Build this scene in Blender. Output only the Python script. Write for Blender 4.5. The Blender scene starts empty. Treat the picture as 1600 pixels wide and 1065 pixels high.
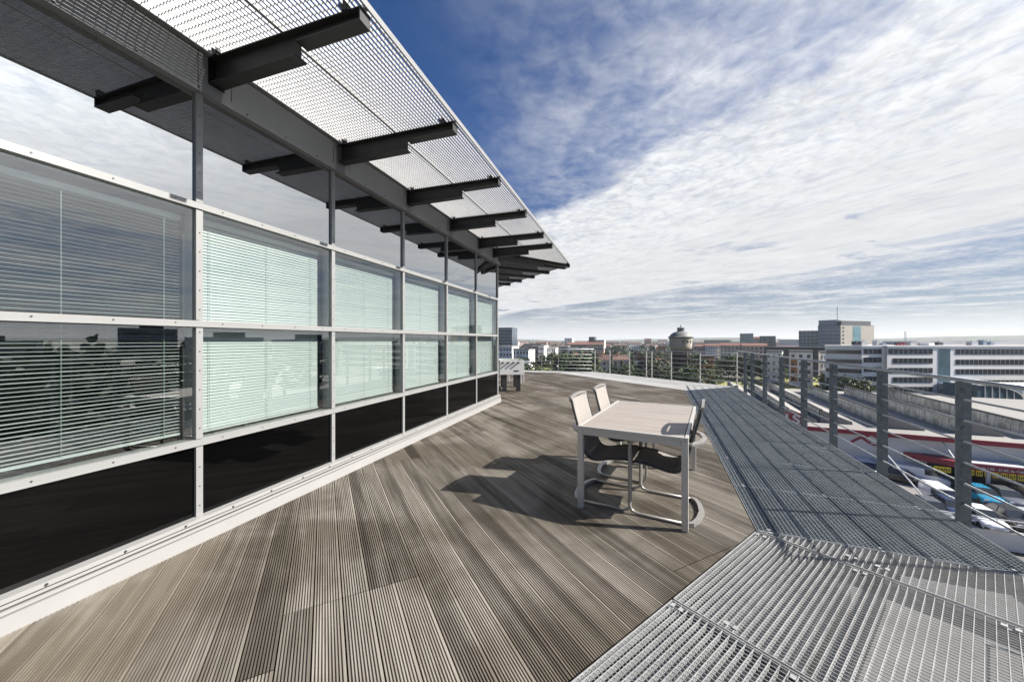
import bpy, bmesh, math, random
from mathutils import Vector, Matrix
R = math.radians
random.seed(7)
SC = bpy.context.scene
COL = SC.collection

# ------------------------------------------------------------------ camera, sky, sun, exposure
F, HZ, CH = 570.0, 532.0, 1.5            # focal length in pixels of the 1600 px wide photo, horizon row, eye height
cam = bpy.data.cameras.new('camera'); camo = bpy.data.objects.new('camera', cam); COL.objects.link(camo)
cam.sensor_width = 36; cam.lens = F / 1600 * 36; cam.clip_start = .05; cam.clip_end = 20000
camo.location = (0, 0, CH); camo.rotation_euler = (R(90), 0, 0)
SC.camera = camo
SUN_EL, SUN_AZ = R(37), R(98)            # azimuth measured clockwise from +Y (so +X)
sl = bpy.data.lights.new('sun', 'SUN'); so = bpy.data.objects.new('sun', sl); COL.objects.link(so)
sl.energy = 5.0; sl.angle = R(.5); sl.color = (1, .95, .88)
so.rotation_euler = Vector((-math.sin(SUN_AZ) * math.cos(SUN_EL), -math.cos(SUN_AZ) * math.cos(SUN_EL), -math.sin(SUN_EL))).to_track_quat('-Z', 'Y').to_euler()
SC.view_settings.view_transform = 'Standard'; SC.view_settings.look = 'None'
SC.view_settings.exposure = 1.2; SC.view_settings.gamma = 1

class NT:                                 # tiny expression builder for shader nodes
    def __init__(s, tree): s.t = tree; s.n = tree.nodes; s.l = tree.links
    def node(s, typ, **kw):
        n = s.n.new(typ)
        for k, v in kw.items(): setattr(n, k, v)
        return n
    def put(s, sock, v):
        if isinstance(v, bpy.types.NodeSocket): s.l.new(v, sock)
        elif v is not None: sock.default_value = v
    def m(s, op, a, b=None, c=None, clamp=False):
        n = s.node('ShaderNodeMath', operation=op, use_clamp=clamp)
        s.put(n.inputs[0], a); s.put(n.inputs[1], b); s.put(n.inputs[2], c); return n.outputs[0]
    def ramp01(s, v, a, b, smooth=True):
        n = s.node('ShaderNodeMapRange', interpolation_type='SMOOTHSTEP' if smooth else 'LINEAR')
        s.put(n.inputs[0], v); n.inputs[1].default_value = a; n.inputs[2].default_value = b; return n.outputs[0]
    def mix(s, f, a, b, blend='MIX'):
        n = s.node('ShaderNodeMix', data_type='RGBA', blend_type=blend)
        s.put(n.inputs[0], f)
        for i, v in ((6, a), (7, b)):
            s.put(n.inputs[i], v if isinstance(v, bpy.types.NodeSocket) else (*v, 1) if len(v) == 3 else v)
        return n.outputs[2]
    def vec(s, x, y, z):
        n = s.node('ShaderNodeCombineXYZ'); s.put(n.inputs[0], x); s.put(n.inputs[1], y); s.put(n.inputs[2], z); return n.outputs[0]
    def noise(s, v, scale, detail=4, rough=.55, dist=0, dim='3D'):
        n = s.node('ShaderNodeTexNoise', noise_dimensions=dim)
        s.put(n.inputs['Vector'], v); n.inputs['Scale'].default_value = scale; n.inputs['Detail'].default_value = detail
        n.inputs['Roughness'].default_value = rough; n.inputs['Distortion'].default_value = dist; return n.outputs[0]

W = bpy.data.worlds.new('World'); SC.world = W; W.use_nodes = True
w = NT(W.node_tree); w.n.clear()
sky = w.node('ShaderNodeTexSky', sky_type='NISHITA', sun_disc=False, sun_elevation=SUN_EL, sun_rotation=SUN_AZ,
             altitude=250, air_density=1.0, dust_density=.6, ozone_density=2.5)
tc = w.node('ShaderNodeTexCoord'); sp = w.node('ShaderNodeSeparateXYZ'); w.l.new(tc.outputs['Generated'], sp.inputs[0])
dx, dy, dz = sp.outputs
zc = w.m('MAXIMUM', dz, .012)
u = w.m('DIVIDE', dx, zc); v = w.m('DIVIDE', dy, zc)                       # position on a flat cloud layer
cs = w.m('ADD', w.m('MULTIPLY', u, .897), w.m('MULTIPLY', v, .441))        # across the big cloud bank
ca = w.m('SUBTRACT', w.m('MULTIPLY', v, .897), w.m('MULTIPLY', u, .441))   # along it
uv = w.vec(u, v, 0.0)
big = w.noise(uv, .75, 5, .6, .3)
edge = w.noise(uv, 1.6, 7, .62, .4)
s_ = w.m('ADD', w.m('ADD', w.m('SUBTRACT', cs, 1.42), w.m('MULTIPLY', w.m('SUBTRACT', edge, .5), .75)), w.m('MULTIPLY', w.m('SUBTRACT', w.noise(uv, .9, 3, .5), .5), .7))
bank_l = w.ramp01(s_, -.08, .22)
far_n = w.noise(w.vec(w.m('MULTIPLY', cs, .9), w.m('MULTIPLY', ca, .22), 3.0), 1.0, 6, .6, .5)
cl_ = w.m('SUBTRACT', cs, w.m('MULTIPLY', w.m('MINIMUM', w.m('MAXIMUM', ca, -3.2), 2.6), .42))
bank_r = w.m('SUBTRACT', 1.0, w.ramp01(w.m('ADD', cl_, w.m('MULTIPLY', w.m('SUBTRACT', far_n, .5), 2.6)), 4.7, 5.5))
holes = w.ramp01(w.noise(w.vec(u, v, 5.0), 1.1, 6, .6, .6), .60, .74)
holes = w.m('MULTIPLY', holes, w.ramp01(v, 2.0, 3.2))
bank = w.m('MULTIPLY', w.m('MULTIPLY', bank_l, bank_r), w.m('SUBTRACT', 1.0, w.m('MULTIPLY', holes, .85)))
# thin mottled veil over the blue part
mott = w.noise(uv, 9.0, 5, .6, .4)
veil = w.m('MULTIPLY', w.ramp01(w.m('ADD', big, w.m('MULTIPLY', w.m('SUBTRACT', mott, .5), .28)), .35, .77), .64)
veil = w.m('MULTIPLY', w.m('ADD', veil, w.m('MULTIPLY', w.ramp01(u, .15, .95), w.m('ADD', .12, w.m('MULTIPLY', mott, .5)))), w.ramp01(u, -.42, .42))
# long streaks towards the horizon
str_n = w.noise(w.vec(w.m('MULTIPLY', cs, .55), w.m('MULTIPLY', ca, .13), 9.0), 1.0, 7, .62, .5)
streak = w.m('MULTIPLY', w.ramp01(str_n, .53, .68), w.ramp01(cs, 2.4, 5.0))
streak = w.m('MULTIPLY', streak, .8)
ripple = w.noise(w.vec(w.m('MULTIPLY', cs, 5.0), w.m('MULTIPLY', ca, 1.6), 2.0), 1.6, 6, .6, 1.2)
cells = w.noise(w.vec(u, v, 8.0), 7.0, 4, .55, 1.0)
thin = w.m('MULTIPLY', w.ramp01(cells, .40, .62), w.ramp01(cs, 3.4, 1.5))
thin = w.m('ADD', w.m('MULTIPLY', thin, .34), w.m('MULTIPLY', w.ramp01(ripple, .46, .70), .30))
bank = w.m('MULTIPLY', bank, w.m('SUBTRACT', 1.0, w.m('MULTIPLY', thin, .55)))
dens = w.m('MAXIMUM', w.m('MAXIMUM', bank, veil), streak)
dens = w.m('MULTIPLY', dens, w.ramp01(dy, -.45, -.05))
hor = w.ramp01(dz, .13, .0)
dens = w.m('MAXIMUM', dens, w.m('MULTIPLY', hor, .92))
puff = w.noise(uv, 13.0, 5, .6, .8)
soft = w.noise(uv, 2.2, 5, .6, .3)
cb = w.m('ADD', w.m('MULTIPLY', w.ramp01(puff, .34, .6), w.m('MULTIPLY', w.ramp01(cs, 4.0, 1.6), 1.3)), w.m('MULTIPLY', soft, 2.6))
cb = w.m('ADD', cb, 6.2)
sdot = w.m('ADD', w.m('ADD', w.m('MULTIPLY', dx, math.sin(SUN_AZ) * math.cos(SUN_EL)), w.m('MULTIPLY', dy, math.cos(SUN_AZ) * math.cos(SUN_EL))), w.m('MULTIPLY', dz, math.sin(SUN_EL)))
cb = w.m('MULTIPLY', cb, w.m('ADD', .95, w.m('MULTIPLY', w.m('POWER', w.m('MAXIMUM', sdot, 0.0), 14.0), 2.0)))   # cloud is brighter towards the sun
cb = w.m('MULTIPLY', cb, w.m('ADD', .86, w.m('MULTIPLY', hor, .14)))
cloud = w.mix(1.0, (1, 1, 1), (1, 1, 1))
cc = w.node('ShaderNodeCombineColor')
w.put(cc.inputs[0], w.m('MULTIPLY', cb, .985)); w.put(cc.inputs[1], w.m('MULTIPLY', cb, 1.0)); w.put(cc.inputs[2], w.m('MULTIPLY', cb, 1.02))
skyc = w.mix(1.0, sky.outputs[0], w.mix(w.ramp01(dz, .02, .5), (.13, .25, .38), (.30, .52, .82)), 'MULTIPLY')
fin = w.mix(dens, skyc, cc.outputs[0])
bg = w.node('ShaderNodeBackground'); w.l.new(fin, bg.inputs[0]); bg.inputs[1].default_value = .058
wo = w.node('ShaderNodeOutputWorld'); w.l.new(bg.outputs[0], wo.inputs[0])

# ------------------------------------------------------------------ helpers
def G(x, y, z=0.0):
    Y = F * (CH - z) / (y - HZ); return Vector(((x - 800) / F * Y, Y, z))
def AT(x, y, Y): return Vector(((x - 800) / F * Y, Y, CH + (HZ - y) / F * Y))

def mat(name, col, rough=.6, metal=0.0, var=.12, scale=6.0, bump=0.0, spec=.5, stretch=(1, 1, 1), coat=0.0, obj=True):
    m = bpy.data.materials.new(name); m.use_nodes = True; t = NT(m.node_tree)
    p = m.node_tree.nodes['Principled BSDF']
    p.inputs['Roughness'].default_value = rough; p.inputs['Metallic'].default_value = metal
    p.inputs['Specular IOR Level'].default_value = spec; p.inputs['Coat Weight'].default_value = coat
    tcn = t.node('ShaderNodeTexCoord'); mp = t.node('ShaderNodeMapping'); mp.inputs['Scale'].default_value = stretch
    t.l.new(tcn.outputs['Object'], mp.inputs[0])
    n1 = t.noise(mp.outputs[0], scale, 5, .6)
    n2 = t.noise(mp.outputs[0], scale * .13, 3, .5)
    f = t.m('ADD', t.m('MULTIPLY', n1, .6), t.m('MULTIPLY', n2, .4))
    f = t.ramp01(f, .3, .7, False)
    lo = tuple(c * (1 - var) for c in col); hi = tuple(min(1, c * (1 + var)) for c in col)
    t.l.new(t.mix(f, lo, hi), p.inputs['Base Color'])
    t.l.new(t.m('ADD', rough - .06, t.m('MULTIPLY', n1, .12)), p.inputs['Roughness'])
    if bump:
        b = t.node('ShaderNodeBump'); b.inputs['Strength'].default_value = bump; b.inputs['Distance'].default_value = .02
        t.l.new(n1, b.inputs['Height']); t.l.new(b.outputs[0], p.inputs['Normal'])
    return m

class MB:
    def __init__(s): s.v = []; s.f = []; s.mi = []
    def add(s, vs, fs, mi=0):
        o = len(s.v); s.v += [tuple(p) for p in vs]; s.f += [tuple(i + o for i in f) for f in fs]; s.mi += [mi] * len(fs); return s
    def box(s, x0, x1, y0, y1, z0, z1, mi=0, M=None):
        vs = [Vector(p) for p in ((x0, y0, z0), (x1, y0, z0), (x1, y1, z0), (x0, y1, z0), (x0, y0, z1), (x1, y0, z1), (x1, y1, z1), (x0, y1, z1))]
        if M is not None: vs = [M @ p for p in vs]
        return s.add(vs, [(0, 3, 2, 1), (4, 5, 6, 7), (0, 1, 5, 4), (1, 2, 6, 5), (2, 3, 7, 6), (3, 0, 4, 7)], mi)
    def bar(s, a, b, wd, h, mi=0, up=(0, 0, 1)):          # rectangular bar from a to b
        a, b = Vector(a), Vector(b); d = (b - a).normalized(); sd = d.cross(Vector(up))
        if sd.length < 1e-5: sd = d.cross(Vector((1, 0, 0)))
        sd.normalize(); upv = sd.cross(d); q = []
        for p in (a, b): q += [p - sd * wd / 2 - upv * h / 2, p + sd * wd / 2 - upv * h / 2, p + sd * wd / 2 + upv * h / 2, p - sd * wd / 2 + upv * h / 2]
        return s.add(q, [(3, 2, 1, 0), (4, 5, 6, 7), (0, 1, 5, 4), (1, 2, 6, 5), (2, 3, 7, 6), (3, 0, 4, 7)], mi)
    def tube(s, pts, r, n=8, closed=False, mi=0, flat=1.0):
        pts = [Vector(p) for p in pts]; N = len(pts); rings = []; prev = None
        for i, p in enumerate(pts):
            if closed: d = pts[(i + 1) % N] - pts[i - 1]
            else: d = pts[min(i + 1, N - 1)] - pts[max(i - 1, 0)]
            d.normalize()
            a = prev - d * prev.dot(d) if prev is not None else (d.cross(Vector((0, 0, 1))) if abs(d.z) < .9 else d.cross(Vector((0, 1, 0))))
            a.normalize(); b = d.cross(a); prev = a
            rings.append([p + a * math.cos(2 * math.pi * k / n) * r + b * math.sin(2 * math.pi * k / n) * r * flat for k in range(n)])
        vs = [q for rg in rings for q in rg]; fs = []
        for i in range(N if closed else N - 1):
            j = (i + 1) % N
            for k in range(n): fs.append((i * n + k, i * n + (k + 1) % n, j * n + (k + 1) % n, j * n + k))
        if not closed: fs += [tuple(range(n - 1, -1, -1)), tuple((N - 1) * n + k for k in range(n))]
        return s.add(vs, fs, mi)
    def prism(s, poly, z0, z1, mi=0, M=None):
        n = len(poly); vs = [Vector((p[0], p[1], z0)) for p in poly] + [Vector((p[0], p[1], z1)) for p in poly]
        if M is not None: vs = [M @ p for p in vs]
        return s.add(vs, [tuple(range(n - 1, -1, -1)), tuple(range(n, 2 * n))] + [(i, (i + 1) % n, n + (i + 1) % n, n + i) for i in range(n)], mi)
    def lathe(s, prof, n=24, mi=0, c=(0, 0)):
        vs = []; fs = []
        for r, z in prof: vs += [(c[0] + r * math.cos(2 * math.pi * k / n), c[1] + r * math.sin(2 * math.pi * k / n), z) for k in range(n)]
        for i in range(len(prof) - 1):
            for k in range(n): fs.append((i * n + k, i * n + (k + 1) % n, (i + 1) * n + (k + 1) % n, (i + 1) * n + k))
        fs += [tuple(range(n - 1, -1, -1)), tuple((len(prof) - 1) * n + k for k in range(n))]
        return s.add(vs, fs, mi)
    def mesh(s, name, mats, smooth=False):
        me = bpy.data.meshes.new(name); me.from_pydata(s.v, [], s.f)
        for m in (mats if isinstance(mats, (list, tuple)) else [mats]): me.materials.append(m)
        me.polygons.foreach_set('material_index', s.mi)
        if smooth: me.polygons.foreach_set('use_smooth', [True] * len(me.polygons))
        me.update(); return me
    def build(s, name, mats, parent=None, loc=None, rz=None, smooth=False, bevel=0.0, auto=False):
        me = s.mesh(name, mats, smooth or auto)
        o = bpy.data.objects.new(name, me); COL.objects.link(o)
        if parent: o.parent = parent
        if loc is not None: o.location = loc
        if rz is not None: o.rotation_euler = (0, 0, rz)
        if auto: me.set_sharp_from_angle(angle=R(40))
        if bevel:
            b = o.modifiers.new('bevel', 'BEVEL'); b.width = bevel; b.segments = 2; b.limit_method = 'ANGLE'
        return o

def tag(o, label=None, cat=None, group=None, kind=None):
    if label: o['label'] = label
    if cat: o['category'] = cat
    if group: o['group'] = group
    if kind: o['kind'] = kind
    return o
def thing(name, label, cat, loc=(0, 0, 0), rz=0.0, group=None):
    o = bpy.data.objects.new(name, None); COL.objects.link(o); o.empty_display_size = .2
    o.location = loc; o.rotation_euler = (0, 0, rz); return tag(o, label, cat, group)
def inst(name, me, parent, loc=(0, 0, 0), rz=0.0, sc=None):
    o = bpy.data.objects.new(name, me); COL.objects.link(o); o.parent = parent; o.location = loc; o.rotation_euler = (0, 0, rz)
    if sc: o.scale = sc
    return o
KIDS = {}
def copy_tree(o, parent=None):
    c = o.copy(); COL.objects.link(c)
    if parent: c.parent = parent
    for ch in list(o.children): copy_tree(ch, c)
    return c
def text_mesh(txt, size, depth, m, name='lettering', align='CENTER', bold=0.0):
    cu = bpy.data.curves.new(name, 'FONT'); cu.body = txt; cu.size = size; cu.extrude = depth; cu.align_x = align; cu.offset = bold
    to = bpy.data.objects.new(name, cu); COL.objects.link(to)
    me = bpy.data.meshes.new_from_object(to.evaluated_get(bpy.context.evaluated_depsgraph_get()))
    bpy.data.objects.remove(to); bpy.data.curves.remove(cu); me.materials.clear(); me.materials.append(m); return me

# ------------------------------------------------------------------ materials
M_alu = mat('white_aluminium', (0.254, 0.254, 0.2507), .38, .15, .05, 3)
M_base = mat('white_sheet_metal', (0.2873, 0.2839, 0.277), .42, .05, .06, 2.5)
M_screw = mat('screw_steel', (.10, .10, .10), .4, .7)
M_fascia = mat('grey_fascia', (0.1955, 0.1989, 0.2012), .5, .1, .12, 2)
M_brk = mat('dark_painted_steel', (0.0338, 0.0338, 0.0338), .55, .3, .3, 9, .15)
M_galv = mat('galvanised_steel', (0.3441, 0.3479, 0.3441), .45, .18, .28, 22)
M_post = mat('galvanised_post', (.165, .175, .18), .55, .3, .4, 28, .1)
M_rod = mat('steel_rod', (0.34, 0.357, 0.3655), .42, .6, .15, 12)
M_walk = mat('shade_toned_grating_steel', (.26, .282, .295), .5, .2, .25, 18)  # same galvanised steel, colour darkened for the shaded bar sides of the walkway
M_farg = mat('sunlit_toned_grating_steel', (0.42, 0.42, 0.4137), .5, .1, .15, 18)  # same steel again, colour lightened for the sunlit bars of the far strip
M_grate_top = mat('canopy_grating_steel', (0.306, 0.306, 0.306), .5, .1, .15, 10)
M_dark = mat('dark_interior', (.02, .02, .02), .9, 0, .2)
M_conc = mat('pale_concrete', (0.375, 0.36, 0.3375), .85, 0, .18, 3, .2)
M_gravel = mat('terrace_slab_screed', (0.378, 0.369, 0.351), .9, 0, .25, 12, .3)
M_blind = mat('blind_slat', (0.3516, 0.3647, 0.3582), .4, .1, .04, 2)
M_cord = mat('blind_cord', (.25, .30, .28), .7)
M_chairframe = mat('chair_aluminium', (0.2706, 0.2598, 0.2435), .35, .35, .06, 8)
M_darktube = mat('dark_tube', (.05, .05, .052), .4, .4)
M_tableframe = mat('table_aluminium', (0.4277, 0.4124, 0.3895), .4, .2, .08, 6)
M_white = mat('white_paint', (0.5304, 0.5304, 0.5238), .5, 0, .05, 3)
M_black = mat('black_paint', (.02, .02, .02), .45)
M_red = mat('red_paint', (.22, .012, .03), .5, 0, .1)
M_yellow = mat('yellow_paint', (.75, .55, .02), .5)

def glass_mat(name, tint, dark=None, const=.1, grz=.7):
    m = bpy.data.materials.new(name); m.use_nodes = True; t = NT(m.node_tree); t.n.clear()
    gl = t.node('ShaderNodeBsdfGlossy'); gl.inputs['Roughness'].default_value = 0.0; gl.inputs['Color'].default_value = (.95, .97, .98, 1)
    tcn = t.node('ShaderNodeTexCoord')
    nb = t.noise(tcn.outputs['Object'], 1.1, 2, .5)
    bp = t.node('ShaderNodeBump'); bp.inputs['Strength'].default_value = .02; bp.inputs['Distance'].default_value = .02
    t.l.new(nb, bp.inputs['Height']); t.l.new(bp.outputs[0], gl.inputs['Normal'])
    if dark is None:
        tr = t.node('ShaderNodeBsdfTransparent'); tr.inputs[0].default_value = (*tint, 1)
    else:
        tr = t.node('ShaderNodeBsdfDiffuse'); tr.inputs[0].default_value = (*dark, 1)
    lw = t.node('ShaderNodeLayerWeight'); lw.inputs[0].default_value = .5
    f5 = t.m('POWER', lw.outputs['Facing'], 4.0)
    f = t.m('ADD', const, t.m('MULTIPLY', f5, grz))
    gg = t.node('ShaderNodeNewGeometry'); f = t.m('MULTIPLY', f, t.m('SUBTRACT', 1.0, gg.outputs['Backfacing']))
    mx = t.node('ShaderNodeMixShader'); t.put(mx.inputs[0], f); t.l.new(tr.outputs[0], mx.inputs[1]); t.l.new(gl.outputs[0], mx.inputs[2])
    out = t.node('ShaderNodeOutputMaterial'); t.l.new(mx.outputs[0], out.inputs[0]); return m
M_vision = glass_mat('coated_vision_glass', (.93, .968, .955), None, .19, .45)
M_mirror = glass_mat('mirrored_spandrel_glass', None, (.002, .002, .003), .52, .3)
M_spandrel = glass_mat('black_spandrel_glass', None, (.0012, .0012, .0013), .024, .35)
M_winfar = mat('dark_window_glass', (.035, .042, .05), .12, 0, .4, .3, 0, .6)
M_winblue = mat('blue_grey_window_glass', (.10, .16, .19), .12, 0, .3, .3, 0, .6)

# wood decking: grain along the board, each board its own shade
M_wood = bpy.data.materials.new('weathered_decking'); M_wood.use_nodes = True
t = NT(M_wood.node_tree); p = M_wood.node_tree.nodes['Principled BSDF']
geo = t.node('ShaderNodeNewGeometry'); tcn = t.node('ShaderNodeTexCoord'); mp = t.node('ShaderNodeMapping')
mp.inputs['Scale'].default_value = (.7, 11, 1); t.l.new(tcn.outputs['Object'], mp.inputs[0])
sh = t.node('ShaderNodeVectorMath', operation='ADD'); t.l.new(mp.outputs[0], sh.inputs[0])
rv = t.m('MULTIPLY', geo.outputs['Random Per Island'], 37.0); t.l.new(t.vec(rv, rv, 0.0), sh.inputs[1])
g1 = t.noise(sh.outputs[0], 2.2, 6, .65, .6)
g2 = t.noise(tcn.outputs['Object'], .75, 4, .6, .4)
g3 = t.noise(sh.outputs[0], .55, 3, .5)
c = t.mix(geo.outputs['Random Per Island'], (.085, .074, .060), (.275, .252, .216))
c = t.mix(t.ramp01(g3, .38, .62), c, t.mix(.5, c, (.37, .343, .30)))
c = t.mix(t.ramp01(g1, .35, .68), t.mix(1.0, c, (.78, .75, .72), 'MULTIPLY'), c)
c = t.mix(t.ramp01(g2, .42, .60), t.mix(1.0, c, (.60, .57, .53), 'MULTIPLY'), c)
t.l.new(c, p.inputs['Base Color']); p.inputs['Roughness'].default_value = .72; p.inputs['Specular IOR Level'].default_value = .3

# ------------------------------------------------------------------ deck
BA = R(27.2)                                            # boards run 27 degrees left of the view axis
bu = Vector((-math.sin(BA), math.cos(BA), 0)); bv = Vector((math.cos(BA), math.sin(BA), 0))
C0 = G(1180, 827); CW = G(1070, 609); CF = G(872, 581.7)   # corners of the decking against the gratings
ea = (CW - C0).normalized()                             # along the side walkway
eo = Vector((ea.y, -ea.x, 0))                           # outwards from it
en = Vector((math.sin(R(52.6)), math.cos(R(52.6)), 0))  # along the near edge
no = Vector((en.y, -en.x, 0))
ef = (CF - CW).normalized(); fo = Vector((ef.y, -ef.x, 0))
el = (G(820, 580) - CF).normalized(); lo_ = Vector((el.y, -el.x, 0))
def deck_mesh():
    bm = bmesh.new(); PW = .1482; GAP = .0075
    rnd = random.Random(3)
    vs0, vs1 = -9.0, 11.5
    k0 = int((vs0 + .055) / PW)
    nb = int((vs1 - vs0) / PW)
    ribs = 10; rp = (PW - GAP) / ribs
    for i in range(nb):
        v0 = -.055 + (k0 + i) * PW
        grp = math.floor((v0 + .21) / (5 * PW))
        rg = random.Random(grp * 13 + 5)
        joint = {0: 2.35, -1: 1.98}.get(grp, rg.uniform(0, 4.0))
        cuts = sorted([joint + 4.0 * j for j in range(-5, 8)])
        prof = [(v0 + GAP / 2, -.02)]
        for r_ in range(ribs):
            a = v0 + GAP / 2 + r_ * rp; gz = -.010
            prof += [(a + .0002, gz if r_ else 0), (a + rp * .08, 0), (a + rp * .56, 0), (a + rp * .62, gz)]
            if r_ < ribs - 1: prof.append((a + rp * .97, gz))
        prof[-1] = (v0 + PW - GAP / 2 - .0004, 0); prof.append((v0 + PW - GAP / 2, -.02))
        for a, b in zip(cuts[:-1], cuts[1:]):
            a += .002; b -= .002
            dz_ = rnd.uniform(-.0007, .0007)
            A_ = [bm.verts.new((a, -vv, z + dz_)) for vv, z in prof]; B_ = [bm.verts.new((b, -vv, z + dz_)) for vv, z in prof]
            for q in range(len(prof) - 1): bm.faces.new((A_[q], B_[q], B_[q + 1], A_[q + 1]))
    # object frame: local x along the boards, local -y across
    rot = Matrix.Rotation(math.atan2(bu.y, bu.x), 4, 'Z'); inv = rot.inverted()
    def cut(pw, nw):
        pl = inv @ Vector(pw); nl = (inv.to_3x3() @ Vector(nw))
        bmesh.ops.bisect_plane(bm, geom=bm.verts[:] + bm.edges[:] + bm.faces[:], plane_co=pl, plane_no=nl, clear_outer=True)
    cut(C0, eo); cut(C0, no); cut(CW, fo); cut(CF, lo_); cut((0, -3.2, 0), (0, -1, 0)); cut((-7, 0, 0), (-1, 0, 0))
    me = bpy.data.meshes.new('wooden_deck'); bm.to_mesh(me); bm.free(); me.materials.append(M_wood); return me
deck = bpy.data.objects.new('wooden_deck', deck_mesh()); COL.objects.link(deck)
deck.rotation_euler = (0, 0, math.atan2(bu.y, bu.x)); tag(deck, kind='structure')
under = MB(); poly = [C0 + no * .0 , CW, CF, CF + el * 9, Vector((-7, 20, 0)), Vector((-7, -3.2, 0)), C0 - en * 6.2]
under.prism([(q.x, q.y) for q in poly], -.30, -.03); tag(under.build('terrace_slab', M_dark), kind='structure')

# ------------------------------------------------------------------ gratings
def clip_line(o, d, poly):
    """parameter range of o + t d inside a convex polygon (any winding)"""
    t0, t1 = -1e9, 1e9; cx = sum(q[0] for q in poly) / len(poly); cy = sum(q[1] for q in poly) / len(poly)
    for i in range(len(poly)):
        a, b = poly[i], poly[(i + 1) % len(poly)]; nx, ny = b[1] - a[1], a[0] - b[0]
        if (cx - a[0]) * nx + (cy - a[1]) * ny > 0: nx, ny = -nx, -ny
        dn = d[0] * nx + d[1] * ny; dist = (a[0] - o[0]) * nx + (a[1] - o[1]) * ny
        if abs(dn) < 1e-9:
            if dist < 0: return None
            continue
        tt = dist / dn
        if dn > 0: t1 = min(t1, tt)
        else: t0 = max(t0, tt)
    return (t0, t1) if t1 > t0 + .003 else None
def grating(poly, bdir, pitch, rod_pitch, z, depth=.03, th=.003, rod=.005, clips=(), mb=None, border=True, rod_drop=.003, rdep=.012):
    mb = mb or MB(); poly = [(q[0], q[1]) for q in poly]; d = Vector((bdir[0], bdir[1], 0)).normalized(); s_ = Vector((d.y, -d.x, 0))
    for dd, ss, pt, tk, zt, zb in ((d, s_, pitch, th, z, z - depth), (s_, d, rod_pitch, rod, z - rod_drop, z - rod_drop - rdep)):
        pr = [q[0] * ss.x + q[1] * ss.y for q in poly]; a, b = min(pr), max(pr); k = math.ceil((a + .004) / pt)
        while k * pt < b - .004:
            o = ss * (k * pt); r_ = clip_line(o, dd, poly); k += 1
            if not r_: continue
            P, Q = o + dd * (r_[0] + .002), o + dd * (r_[1] - .002)
            mb.bar((P.x, P.y, (zt + zb) / 2), (Q.x, Q.y, (zt + zb) / 2), tk, zt - zb)
    if border:
        n = len(poly); c = Vector((sum(q[0] for q in poly) / n, sum(q[1] for q in poly) / n, 0))
        for i in range(n):
            a = Vector((*poly[i], 0)); b = Vector((*poly[(i + 1) % n], 0)); dd = (b - a).normalized(); inn = Vector((-dd.y, dd.x, 0))
            if inn.dot(c - a) < 0: inn = -inn
            a2 = a + inn * .004 + dd * .004; b2 = b + inn * .004 - dd * .004
            mb.bar((a2.x, a2.y, z - depth / 2 + .001), (b2.x, b2.y, z - depth / 2 + .001), .004, depth + .001)
    for (x, y, ang) in clips:
        M = Matrix.Translation((x, y, z)) @ Matrix.Rotation(ang, 4, 'Z')
        mb.box(-.034, -.012, -.013, .013, .001, .004, 0, M); mb.box(.012, .034, -.013, .013, .001, .004, 0, M); mb.box(-.012, .012, -.008, .008, -.012, -.008, 0, M)
    return mb
WW = 1.60                                                # width of the side walkway
walk = thing('grating_walkway', 'galvanised steel grating walkway with rod shadows along the long side railing', 'walkway', (C0.x, C0.y, 0))
L = (CW - C0).length
O_ = lambda q: (q.x - C0.x, q.y - C0.y)
npan = 9; aw = math.atan2(ea.y, ea.x)
FARO = C0 + eo * WW + ea * ((G(1143.5, 603) - C0).dot(ea))      # far outer corner
for i in range(npan):
    a, b = L * i / npan + .004, L * (i + 1) / npan - .004
    q = [C0 + ea * a + eo * .008, C0 + ea * b + eo * .008, C0 + ea * b + eo * WW, C0 + ea * a + eo * WW]
    if i == npan - 1: q[2] = FARO
    cl = [(*O_(C0 + ea * (a + .01) + eo * d_), aw) for d_ in (.10, .78, 1.45)]
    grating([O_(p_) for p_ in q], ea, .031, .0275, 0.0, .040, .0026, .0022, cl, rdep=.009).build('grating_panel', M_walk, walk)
bm_ = MB()
for d_ in (.06, .82, 1.55): bm_.bar((*O_(C0 + eo * d_), -.13), (*O_(C0 + ea * (L + .3) + eo * d_), -.13), .10, .18)
for i in range(npan + 1): bm_.bar((*O_(C0 + ea * (L * i / npan) + eo * .12), -.09), (*O_(C0 + ea * (L * i / npan) + eo * 1.5), -.09), .05, .09)
bm_.build('support_beam', M_post, walk)

near = thing('grating_platform', 'sunlit steel grating platform in the near corner beside the wooden deck', 'walkway', (C0.x, C0.y, 0))
SC_ = C0 + eo * WW
sI = (1.6 - (SC_ - C0).dot(no)) / (-ea).dot(no); NC = SC_ - ea * sI      # outer corner of the terrace
ns = math.atan2(no.y, no.x)
wedge = [C0 + eo * .01 - ea * .006, SC_ - ea * .006, NC, C0 + no * 1.6, C0 + no * .01]
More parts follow.
